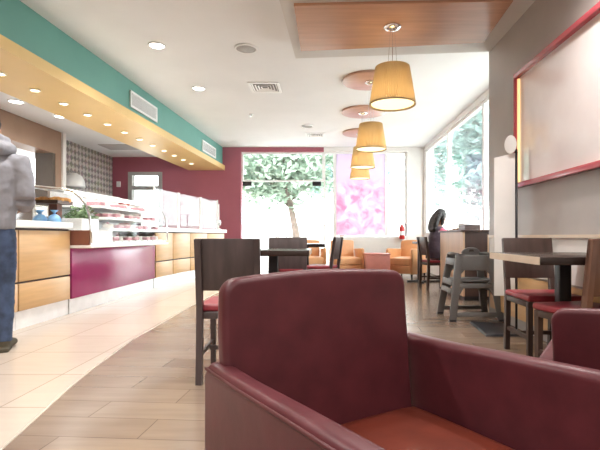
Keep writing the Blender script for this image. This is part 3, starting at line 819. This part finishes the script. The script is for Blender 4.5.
def table(label, loc, w, d, h, group=None, ctop='tablewood', cols=((0, 0),), edge=True):
    t = thing('dining_table', label, 'table', loc, 0, group)
    box1('tabletop', ctop, t, -w/2, w/2, -d/2, d/2, h-.045, h, bev=.004)
    if edge:  # pale side strips paint the light falling on the tabletop edge
        for s in (-1, 1):
            e = box1('lit_edge', 'edgelight', t, s*w/2 if s > 0 else -w/2-.004, s*w/2+.004 if s > 0 else -w/2, -d/2, d/2, h-.044, h-.001); e['label'] = 'pale strip painting the lit edge'
    for cx, cy in cols:
        box1('column', 'black', t, cx-.037, cx+.037, cy-.037, cy+.037, .03, h-.045, bev=.003)
        bm = B(); bar(bm, (cx-.24, cy, .016), (cx+.24, cy, .016), .07, .028); obj('foot', bm, 'black', t, bev=.004)
        bm = B(); bar(bm, (cx, cy-.24, .016), (cx, cy+.24, .016), .07, .027); obj('foot', bm, 'black', t, bev=.004)
table('dark square dining table with lit edge painted pale at the right between two brown chairs', (1.495, 2.83, 0), .64, .74, .765, 'square dining tables', cols=((.075, .14),))
table('dark dining table left of centre between two dark chairs', (-.44, 3.86, 0), .63, .62, .765, 'square dining tables')
table('dark dining table farther off, left of the side-on chair', (-.28, 6.72, 0), .56, .70, .765, 'square dining tables', edge=False)
table('small dark pedestal table left of the long haired woman', (2.06, 8.65, 0), .66, .56, .77, None, cols=((-.24, 0), (.18, 0)), edge=False)

# ------------------------------------------------------------------ right side
t = thing('waste_station', 'waist high wooden waste station cabinet in window recess by high chair', 'cabinet', (0, 0, 0))
box1('side_panel', 'cabwood', t, 1.87, 1.895, 6.10, 7.30, .06, .935)
box1('front_panel', 'cabdark', t, 1.896, 2.20, 6.10, 6.125, .06, .935)  # dark front against pale side: light and shade painted into the veneers
box1('front_panel', 'cabwood', t, 2.205, 2.49, 6.10, 6.125, .06, .90)
box1('body', 'cabdark', t, 1.896, 2.48, 6.127, 7.29, .06, .93)
box1('plinth', 'black', t, 1.90, 2.46, 6.13, 7.27, 0, .06)
box1('countertop', 'cabdark', t, 1.84, 2.495, 6.07, 7.33, .936, .965, bev=.004)
t = thing('serving_box', 'dark box with white rim standing on the waste station cabinet', 'box', (2.10, 6.55, .966))
box1('body', 'cabdark', t, -.11, .11, -.15, .15, 0, .07); box1('rim', 'whitemetal', t, -.12, .12, -.16, .16, .071, .085, bev=.003); box1('lid', 'jeans', t, -.11, .11, -.15, .15, .086, .095)

# high chair
def high_chair(loc, rot):
    t = thing('high_chair', 'grey plastic child high chair with splayed legs by the waste station', 'high chair', loc, rot)
    H = .68
    def P(u, v, z, k=1):     # footprint narrows towards the top
        f = 1-.36*z/H
        return Vector((u*.29*f, v*.24*f, z))
    # front and rear moulded panels
    for v in (-1, 1):
        bm = B()
        for s in (-1, 1):
            bar(bm, P(s*.88, v, 0), P(s*.86, v, H), .075, .035, up=(0, 1, 0))
        def cross(z0, z1):
            a0, a1 = P(-.92, v, z0), P(.92, v, z0); b0, b1 = P(-.92, v, z1), P(.92, v, z1); w = Vector((0, .014, 0))
            hexa(bm, [a0-w, a1-w, a1+w, a0+w], [b0-w, b1-w, b1+w, b0+w])
        cross(.52, H); cross(.335, .385); cross(.045, .09)
        for s in (-1, 1):    # corner gussets of the openings
            for z, dz in ((.52, -.05), (.335, -.09), (.385, .04)):
                pts = [P(s*.74, v, z), P(s*.74, v, z+dz), P(s*(.74-.2), v, z)]
                A_ = [bm.verts.new(p-Vector((0, .013, 0))) for p in pts]; B_ = [bm.verts.new(p+Vector((0, .013, 0))) for p in pts]
                bm.faces.new(A_); bm.faces.new(B_[::-1])
                for i in range(3): bm.faces.new((A_[i], A_[(i+1) % 3], B_[(i+1) % 3], B_[i]))
        obj('end_panel', bm, 'highchair', t, bev=.006)
    for s in (-1, 1):
        bm = B()
        def cr(z0, z1, vv=.9):
            a0, a1 = P(s, -vv, z0), P(s, vv, z0); b0, b1 = P(s, -vv, z1), P(s, vv, z1); w = Vector((.014, 0, 0))
            hexa(bm, [a0-w, a0+w, a1+w, a1-w], [b0-w, b0+w, b1+w, b1-w])
        cr(.57, .64); cr(.36, .42); cr(.28, .33, .86)
        obj('side_panel', bm, 'highchair', t, bev=.005)
        bm = B(); limb(bm, [P(s*.95, -1.12, H+.004), P(s*1.02, 0, H+.008), P(s*.95, 1.0, H+.004)], [.018, .02, .018], 10); obj('arm_rail', bm, 'highchair', t, smooth=True)
    bm = B(); hexa(bm, [P(-.82, -.86, .40), P(.82, -.86, .40), P(.82, .86, .40), P(-.82, .86, .40)], [P(-.82, -.86, .42), P(.82, -.86, .42), P(.82, .86, .42), P(-.82, .86, .42)]); obj('seat', bm, 'highchair', t, bev=.004)
    bm = B()
    n = 14
    pl = [P(1, 1, H)*1 for _ in range(1)]
    poly = [(-.03, .50)]+[(-.03+.21*k/n, .700+.055*math.sin(PI*k/n)**.6) for k in range(n+1)]+[(.18, .50)]
    prism(bm, poly, 1, .155, .185); obj('backrest', bm, 'highchair', t, bev=.008)
    bm = B(); prism(bm, [(.045, .705), (.105, .705), (.095, .73), (.055, .73)], 1, .150, .190); g = obj('grip_slot', bm, 'darkgap', t)
    for u in (-1, 1):
        for v in (-1, 1):
            bm = B(); box(bm, u*.255-.035, u*.255+.035, v*.24-.022, v*.24+.022, 0, .02); obj('foot_pad', bm, 'black', t)
    return t
high_chair((1.565, 4.88, 0), R(1))

# display stand: thin black post on a black base with a white panel and disc
t = thing('display_stand', 'white panel stand with black post, dark base and round disc by right wall', 'stand', (1.765, 4.15, 0))
bm = B(); hexa(bm, [(-.36, -.22, 0), (.02, -.22, 0), (.02, .30, 0), (-.30, .42, 0)], [(-.35, -.21, .02), (.01, -.21, .02), (.01, .29, .02), (-.29, .41, .02)]); obj('base', bm, 'black', t, bev=.004)
bm = B(); limb(bm, [(0, 0, .02), (0, 0, 1.68)], .011, 10); obj('post', bm, 'black', t, smooth=True)
bm = B(); prism(bm, [(-.205, .33), (-.015, .33), (-.015, 1.645), (-.205, 1.60)], 1, -.008, .008); obj('panel', bm, 'worktop', t, bev=.002)
bm = B(); bar(bm, (0, -.01, 1.64), (-.05, -.03, 1.70), .02, .014); obj('bracket', bm, 'black', t)
bm = B()
bmesh.ops.create_cone(bm, cap_ends=True, segments=36, radius1=.085, radius2=.085, depth=.018, matrix=Matrix.Translation((-.07, -.04, 1.715)) @ Matrix.Rotation(R(90), 4, 'X') @ Matrix.Rotation(R(-35), 4, 'Y') @ Matrix.Diagonal((.62, 1, 1, 1)))
obj('disc', bm, 'whitemetal', t, bev=.004)

# framed glossy print on right wall
t = thing('framed_print', 'large glossy mauve wall print in red frame on the right wall', 'picture', (1.84, 0, 0))
y0, y1, z0, z1 = 1.7, 4.27, 1.33, 2.41
fw = .045
for nm, a in (('frame_bar', (y0, y1, z1-fw, z1)), ('frame_bar', (y0, y1, z0, z0+fw)), ('frame_bar', (y0, y0+fw, z0+fw, z1-fw)), ('frame_bar', (y1-.03, y1, z0+fw, z1-fw))):
    box1(nm, 'pinkframe', t, -.055, -.001, a[0], a[1], a[2], a[3], bev=.004)
box1('print', 'board', t, -.012, -.002, y0+fw, y1-fw, z0+fw, z1-fw)
l = box1('light_strip', 'goldstrip', t, -.030, -.013, y1-.055, y1-.032, z0+fw+.01, z1-fw-.01); l['label'] = 'warm yellow light strip'

# fire extinguisher hung on the far pier
t = thing('fire_extinguisher', 'small red fire extinguisher on far window plinth above orange armchair', 'fire extinguisher', (1.93, YB-.11, .80))
bm = B(); lathe(bm, [(.06, 0), (.068, .02), (.068, .27), (.05, .32), (.025, .345), (.025, .37)], 20); obj('cylinder', bm, 'red', t, smooth=True)
bm = B(); bar(bm, (-.06, 0, .40), (.05, 0, .385), .03, .02); bar(bm, (0, 0, .365), (0, 0, .40), .03, .03); obj('valve_handle', bm, 'black', t)
bm = B(); limb(bm, [(.03, 0, .385), (.10, -.02, .37), (.105, -.02, .25), (.09, -.02, .08)], .010, 8); obj('hose', bm, 'black', t, smooth=True)
bm = B(); lathe(bm, [(.0685, .10), (.0695, .10), (.0695, .20), (.0685, .20)], 20, close=False); obj('label_band', bm, 'whitemetal', t)
bm = B(); box(bm, -.03, .03, .06, .13, .12, .16); box(bm, -.05, .05, -.02, .13, -.012, -.002); obj('bracket', bm, 'steel', t)

# poster film on the back glass
bm = B(); box(bm, .29, 1.53, YB+.102, YB+.112, .90, 2.975); tag(obj('poster', bm, 'poster'), 'tall translucent pink floral poster on the back window glass', 'poster')
# ------------------------------------------------------------------ people
def remeshed(name, bm, mat, parent, vox=.009, smooth_it=6, disp=0., dscale=.12):
    bmesh.ops.recalc_face_normals(bm, faces=bm.faces)
    me = bpy.data.meshes.new(name+'_raw'); bm.to_mesh(me); bm.free()
    o = bpy.data.objects.new(name+'_raw', me); COL.objects.link(o)
    m = o.modifiers.new('r', 'REMESH'); m.mode = 'VOXEL'; m.voxel_size = vox
    s = o.modifiers.new('s', 'SMOOTH'); s.iterations = smooth_it; s.factor = .5
    if disp:
        tx = bpy.data.textures.new(name+'_folds', 'CLOUDS'); tx.noise_scale = dscale; tx.noise_depth = 2
        d_ = o.modifiers.new('d', 'DISPLACE'); d_.texture = tx; d_.strength = disp; d_.mid_level = .5
    dg = bpy.context.evaluated_depsgraph_get()
    me2 = bpy.data.meshes.new_from_object(o.evaluated_get(dg))
    bpy.data.objects.remove(o)
    me2.name = name; me2.materials.clear(); me2.materials.append(MT[mat])
    for p in me2.polygons: p.use_smooth = True
    r = bpy.data.objects.new(name, me2); COL.objects.link(r)
    if parent: r.parent = parent
    return r

def head(bm, c, yaw=0., pitch=0.):
    """head about .23 high, face towards local +Y"""
    M_ = Matrix.Translation(c) @ Matrix.Rotation(yaw, 4, 'Z') @ Matrix.Rotation(pitch, 4, 'X')
    def b(p, rx, ry, rz, seg=16, ring=12):
        bmesh.ops.create_uvsphere(bm, u_segments=seg, v_segments=ring, radius=1, matrix=M_ @ Matrix.Translation(p) @ Matrix.Diagonal((rx, ry, rz, 1)))
    b((0, -.01, .03), .076, .095, .092)
    b((0, .03, -.045), .056, .062, .07)
    b((0, .095, -.01), .013, .02, .026)          # nose
    b((0, .088, -.058), .024, .012, .008)        # lips
    b((0, .075, -.095), .024, .022, .02)         # chin
    for s in (-1, 1):
        b((s*.078, -.005, -.005), .010, .022, .034)   # ear
        b((s*.03, .083, .022), .017, .010, .008)      # brow
    return M_

def hand(bm, wrist, direction, side, palm_n, r=.0085):
    """palm and five separate curled fingers growing from the wrist"""
    d = Vector(direction).normalized(); n = Vector(palm_n).normalized(); n = (n-d*n.dot(d)).normalized(); s = d.cross(n).normalized()*side
    w = Vector(wrist)
    limb(bm, [w-d*.02, w+d*.03, w+d*.09], [(.026, .020), (.038, .017), (.042, .014)] if abs(s.z) < .7 else [.024, .03, .03], 12)
    for i, ln in enumerate((.072, .082, .076, .058)):
        o = w+d*.085+s*(.030-.020*i)
        p = [o-d*.02, o+d*ln*.45+n*.008, o+d*ln*.75+n*.028, o+d*ln*.85+n*.052]
        limb(bm, p, [r*1.1, r, r*.92, r*.8], 8)
    o = w+d*.03+s*.03
    limb(bm, [o-s*.012, o+s*.022+d*.02+n*.01, o+s*.03+d*.05+n*.022, o+s*.022+d*.072+n*.03], [r*1.35, r*1.2, r*1.05, r*.9], 8)

def eyes(t, M_, mat='black'):
    for s in (-1, 1):
        bm = B()
        bmesh.ops.create_uvsphere(bm, u_segments=10, v_segments=8, radius=.010, matrix=M_ @ Matrix.Translation((s*.03, .080, .006)))
        obj('eye', bm, mat, t, smooth=True)

# the man at the counter, seen from behind
t = thing('person', 'person in grey hooded sweatshirt and blue jeans standing at the counter, seen from behind', 'person', (-2.575, 3.42, 0), R(26))
bm = B()
torso(bm, [(0, 0, .86, .13, .10), (0, 0, .96, .155, .105), (0, .0, 1.08, .14, .10), (0, 0, 1.25, .16, .11), (0, .01, 1.40, .185, .11), (0, .02, 1.50, .15, .085), (0, .035, 1.555, .062, .06)])
limb(bm, [(0, .03, 1.50), (0, .07, 1.60), (-.01, .11, 1.68)], [.066, .058, .056], 14)
HM = head(bm, (-.02, .15, 1.715), R(25), R(-18))
arms = []
for s in (-1, 1):
    el = (s*.245, -.03, 1.17); wr = (s*.20, .175, 1.12)
    limb(bm, [(s*.12, .01, 1.47), (s*.20, .0, 1.455), (s*.235, -.015, 1.32), el], [.055, .058, .050, .043], 12)
    limb(bm, [el, (s*.235, .08, 1.14), wr], [.043, .042, .028], 12)
    hand(bm, wr, (-s*.25, .9, 0), 1 if s > 0 else -1, (-s*.7, 0, -.6))
for s in (-1, 1):
    limb(bm, [(s*.085, 0, .92), (s*.098, .01, .70), (s*.105, .015, .50), (s*.108, -.01, .30), (s*.11, -.03, .07)], [.090, .078, .058, .055, .038], 14)
    limb(bm, [(s*.11, -.05, .05), (s*.118, .04, .04), (s*.13, .14, .03)], [(.035, .035), (.038, .03), (.032, .02)], 12)
remeshed('body', bm, 'skin', t, .0065, 3)
eyes(t, HM)
bm = B()
torso(bm, [(0, 0, .925, .178, .132), (0, 0, .945, .186, .140), (0, 0, .99, .190, .142), (0, -.005, 1.08, .196, .140), (0, -.005, 1.25, .208, .148), (0, 0, 1.40, .225, .148), (0, .015, 1.49, .185, .12), (0, .035, 1.545, .105, .10)], 28)
for s in (-1, 1):
    el = (s*.252, -.035, 1.17); wr = (s*.205, .155, 1.115)
    limb(bm, [(s*.11, .01, 1.455), (s*.205, 0, 1.445), (s*.238, -.015, 1.32), (s*.248, -.03, 1.23), el], [.080, .090, .078, .072, .070], 16)
    limb(bm, [el, (s*.248, .05, 1.145), (s*.225, .12, 1.12), wr], [.070, .066, .056, .050], 16)
hd = remeshed('hoodie', bm, 'hood', t, .010, 5, .022, .09)
bm = B()       # hood lying on the shoulders
limb(bm, [(-.13, .10, 1.55), (-.15, .0, 1.545), (-.09, -.10, 1.54), (0, -.135, 1.53), (.09, -.10, 1.54), (.15, .0, 1.545), (.13, .10, 1.55)], [.035, .05, .062, .070, .062, .05, .035], 14)
limb(bm, [(-.10, .10, 1.60), (-.12, .01, 1.615), (-.07, -.055, 1.625), (0, -.08, 1.63), (.07, -.055, 1.625), (.12, .01, 1.615), (.10, .10, 1.60)], [.028, .036, .042, .045, .042, .036, .028], 14)
remeshed('hood', bm, 'hood', t, .010, 4, .02, .07)
bm = B()
limb(bm, [(-.175, 0, .935), (-.175, 0, .90)], .01, 6)
torso(bm, [(0, 0, .88, .165, .125), (0, 0, .94, .175, .130)], 24)
for s in (-1, 1):
    limb(bm, [(s*.08, 0, .95), (s*.09, 0, .86), (s*.10, .01, .70), (s*.107, .02, .50), (s*.11, -.005, .30), (s*.112, -.025, .13), (s*.112, -.025, .075)], [.095, .105, .092, .074, .068, .060, .062], 16)
remeshed('jeans', bm, 'jeans', t, .009, 4, .018, .07)
for s in (-1, 1):
    bm = B()
    limb(bm, [(s*.112, -.075, .05), (s*.113, -.03, .055), (s*.12, .05, .045), (s*.135, .165, .032), (s*.137, .20, .028)], [(.034, .040), (.045, .050), (.046, .044), (.044, .032), (.026, .022)], 16)
    box(bm, s*.115-.042, s*.115+.042, -.10, .06, 0, .03)
    limb(bm, [(s*.112, -.03, .05), (s*.112, -.03, .115)], [.05, .052], 14)
    remeshed('shoe', bm, 'shoe', t, .007, 3)
bm = B()
for k in range(1):
    bmesh.ops.create_uvsphere(bm, u_segments=18, v_segments=12, radius=1, matrix=HM @ Matrix.Translation((0, -.022, .045)) @ Matrix.Diagonal((.086, .098, .095, 1)))
remeshed('hair', bm, 'hair', t, .009, 2, .02, .03)

# the woman sitting beyond the waste station, facing the side window
t = thing('person', 'person with long dark hair and pink sleeve sitting by the side window', 'person', (1.90, 7.74, 0), R(-72))
S_ = .475
bm = B()
torso(bm, [(0, -.02, S_+.01, .15, .12), (0, -.01, S_+.10, .15, .11), (0, .01, S_+.24, .13, .10), (0, .03, S_+.40, .155, .105), (0, .05, S_+.52, .14, .085), (0, .06, S_+.575, .055, .055)])
limb(bm, [(0, .06, S_+.54), (0, .08, S_+.63)], [.055, .05], 12)
HW = head(bm, (0, .11, S_+.735), R(8), R(-12))
for s in (-1, 1):
    limb(bm, [(s*.085, 0, S_+.06), (s*.095, .22, S_+.075), (s*.10, .41, S_+.04)], [.085, .075, .056], 12)
    limb(bm, [(s*.10, .41, S_+.04), (s*.10, .43, .28), (s*.10, .40, .08)], [.056, .052, .036], 12)
    limb(bm, [(s*.10, .37, .045), (s*.10, .47, .035), (s*.10, .56, .025)], [.034, .034, .022], 10)
    limb(bm, [(s*.10, .05, S_+.49), (s*.175, .07, S_+.46), (s*.20, .17, S_+.35), (s*.19, .27, S_+.40)], [.05, .048, .04, .036], 12)
    limb(bm, [(s*.19, .27, S_+.40), (s*.15, .40, S_+.50)], [.036, .025], 12)
    hand(bm, (s*.15, .40, S_+.50), (-s*.25, .9, .25), 1 if s > 0 else -1, (-s*.6, 0, -.7), .008)
remeshed('body', bm, 'skin', t, .008, 3)
eyes(t, HW)
bm = B()
torso(bm, [(0, -.02, S_+.02, .172, .14), (0, -.01, S_+.12, .175, .135), (0, .01, S_+.25, .160, .125), (0, .03, S_+.40, .180, .128), (0, .05, S_+.52, .150, .10), (0, .06, S_+.575, .075, .075)], 24)
remeshed('jacket', bm, 'jacket', t, .011, 4, .02, .08)
for s in (-1, 1):
    bm = B()
    limb(bm, [(s*.11, .05, S_+.49), (s*.178, .07, S_+.46), (s*.205, .17, S_+.35), (s*.195, .27, S_+.40)], [.064, .062, .055, .052], 14)
    limb(bm, [(s*.195, .27, S_+.40), (s*.165, .36, S_+.465)], [.052, .042], 14)
    remeshed('sleeve', bm, 'pinksleeve', t, .010, 3, .012, .05)
bm = B()
for s in (-1, 1):
    limb(bm, [(s*.085, -.02, S_+.07), (s*.095, .22, S_+.08), (s*.10, .41, S_+.045), (s*.10, .445, .28), (s*.10, .41, .09)], [.098, .088, .070, .064, .055], 14)
remeshed('jeans', bm, 'jeans', t, .011, 4, .012, .06)
for s in (-1, 1):
    bm = B(); limb(bm, [(s*.10, .35, .05), (s*.10, .45, .045), (s*.10, .58, .028)], [(.042, .046), (.045, .042), (.032, .025)], 12); box(bm, s*.10-.04, s*.10+.04, .33, .55, .0, .02)
    remeshed('shoe', bm, 'shoe', t, .008, 2)
bm = B()
bmesh.ops.create_uvsphere(bm, u_segments=18, v_segments=12, radius=1, matrix=HW @ Matrix.Translation((0, -.02, .045)) @ Matrix.Diagonal((.092, .104, .098, 1)))
for x in (-.06, -.02, .02, .06):
    limb(bm, [(x*.9, .06, S_+.80), (x*1.15, -.005, S_+.70), (x*1.3, -.045, S_+.60), (x*1.2, -.06, S_+.52), (x, -.06, S_+.47)], [.045, .052, .046, .038, .018], 10)
for s in (-1, 1):
    limb(bm, [(s*.065, .10, S_+.79), (s*.085, .10, S_+.70), (s*.09, .07, S_+.58)], [.03, .032, .02], 10)
remeshed('hair', bm, 'hair', t, .009, 3, .02, .03)

# ------------------------------------------------------------------ outside
bm = B(); box(bm, -18, 22, YB+.26, 44, -.25, -.08); box(bm, 2.68, 22, 2, YB+.26, -.25, -.08); struct('ground_outside', bm, 'paving')
def tree(x, y, h, spread, label, leaf='leaf', n=2600, seed=1, group='trees outside the windows', lean=.0, low=.32):
    rs = random.Random(seed)
    t = thing('street_tree', label, 'tree', (x, y, -.08), 0, group)
    bm = B()
    limb(bm, [(0, 0, -.02), (lean*.3, 0, h*.2), (lean*.8, .05, h*.42), (lean, .1, h*.7)], [.16, .12, .10, .05], 12)
    tips = []
    for k in range(9):
        a = rs.uniform(0, 2*PI); z = h*rs.uniform(.35, .62); L_ = spread*rs.uniform(.45, .8)
        e = (lean+math.cos(a)*L_, math.sin(a)*L_, z+h*rs.uniform(.1, .28)); tips.append(Vector(e))
        limb(bm, [(lean*.9, .05, z), ((lean*.9+e[0])/2, e[1]/2, (z+e[2])/2+.1), e], [.05, .035, .012], 7)
    obj('trunk', bm, 'bark', t, smooth=True)
    bm = B()
    cl = [Vector((lean+rs.gauss(0, spread*.5), rs.gauss(0, spread*.4), h*rs.uniform(low+.12, .98))) for _ in range(46)]+tips
    for i in range(n):
        c = rs.choice(cl); p = c+Vector((rs.gauss(0, .38), rs.gauss(0, .38), rs.gauss(0, .30)))
        if p.z < h*low: continue
        u = Vector((rs.uniform(-1, 1), rs.uniform(-1, 1), rs.uniform(-.6, .6))).normalized(); w = u.cross(Vector((rs.uniform(-1, 1), rs.uniform(-1, 1), 1))).normalized()
        s = rs.uniform(.10, .18)
        bm.faces.new([bm.verts.new(p+q) for q in (-u*s, -w*s*.5, u*s, w*s*.5)])
    obj('foliage', bm, leaf, t)
tree(-.9, 16.0, 5.8, 1.9, 'leafy street tree with leaning trunk beyond the glass doors', 'leaf', 9500, 1, lean=-.5)
tree(-4.6, 20.0, 7.4, 2.4, 'leafy street tree beyond the glass doors, left one', 'leaf2', 9000, 2)
tree(.9, 23.6, 8.0, 2.1, 'leafy street tree beyond the glass doors, farthest back behind the leaning one', 'leaf2', 9000, 3)
tree(5.6, 18.6, 7.2, 1.8, 'leafy street tree seen through narrow window right of the poster', 'leaf2', 4500, 4)
tree(5.0, 13.2, 5.4, 1.2, 'blue green tree outside the right side window, left one behind the woman', 'leaf2', 4500, 5, low=.22)
tree(5.6, 8.9, 5.2, 1.2, 'pale green tree outside the right side window, nearer one', 'leaf', 3500, 6, low=.30)
def low_wall(name, x0, x1, y, h, label, cat):
    bm = B(); box(bm, x0, x1, y, y+.25, -.08, h); return tag(obj(name, bm, 'white', bev=.01), label, cat)
low_wall('garden_wall', -8, 9, 25, 1.5, 'long pale wall far beyond the street trees', 'wall')
t = thing('sign_post', 'thin pale post outside the glass doors', 'post', (-1.55, 14.2, -.08))
bm = B(); limb(bm, [(0, 0, 0), (0, 0, 2.1)], .035, 10); obj('pole', bm, 'greymesh', t)
bm = B(); box(bm, -.16, .16, -.02, .0, 1.55, 1.95); obj('plate', bm, 'greymesh', t)

# ------------------------------------------------------------------ light, sky, camera
w = bpy.data.worlds.new('sky'); SC.world = w; w.use_nodes = True
nt = w.node_tree; bg = nt.nodes['Background']
bg.inputs[0].default_value = (.93, .97, 1., 1); bg.inputs[1].default_value = WORLD
sun = bpy.data.lights.new('sun', 'SUN'); sun.energy = SUN; sun.angle = R(3); sun.color = (1, .97, .9)
so = bpy.data.objects.new('sun', sun); COL.objects.link(so); so.rotation_euler = (R(38), R(20), 0)
def portal(loc, rot, sx, sy, name):
    l = bpy.data.lights.new(name, 'AREA'); l.shape = 'RECTANGLE'; l.size = sx; l.size_y = sy; l.cycles.is_portal = True
    o = bpy.data.objects.new(name, l); COL.objects.link(o); o.location = loc; o.rotation_euler = rot
# unseen fill lamps, added to the ceiling over and behind the camera
for i, (x, y) in enumerate(((-1.9, 3.4), (-1.9, 1.4), (.2, 2.4), (1.0, .6), (-.6, -.4), (1.0, -1.6), (-1.9, -1.2), (1.25, 2.55))):  # last one added to brighten the right wall, print and stand
    downlight(x, y, CZ, .10, ['added white fill downlight overhead at left of the camera', 'added white fill downlight overhead left beside the teal bulkhead', 'added white fill downlight over the foreground armchair', 'added white fill downlight above right behind camera', 'added white fill downlight above left behind camera', 'added white fill downlight farthest behind camera on right', 'added white fill downlight farthest behind camera on left', 'added white fill downlight overhead near the framed print'][i], 'main ceiling downlights', watts=LAMPW*(.6 if i in (2, 3, 4) else 1.1))

cam = bpy.data.cameras.new('camera'); co = bpy.data.objects.new('camera', cam); COL.objects.link(co)
co.location = (0, 0, .88); co.rotation_euler = (R(90), 0, 0)
cam.lens = 27; cam.sensor_width = 36; cam.shift_x = -25/600; cam.shift_y = 11/600
cam.clip_start = .05; cam.clip_end = 200
SC.camera = co
vs = SC.view_settings
SC.display_settings.display_device = 'sRGB'
vs.view_transform = 'Standard'; vs.look = 'None'; vs.exposure = EXPO; vs.gamma = 1; vs.use_curve_mapping = False
SC.cycles.use_denoising = True
SC.cycles.max_bounces = 10; SC.cycles.diffuse_bounces = 5; SC.cycles.glossy_bounces = 4; SC.cycles.transparent_max_bounces = 16
SC.cycles.caustics_reflective = False; SC.cycles.caustics_refractive = False
SC.cycles.sample_clamp_indirect = 6
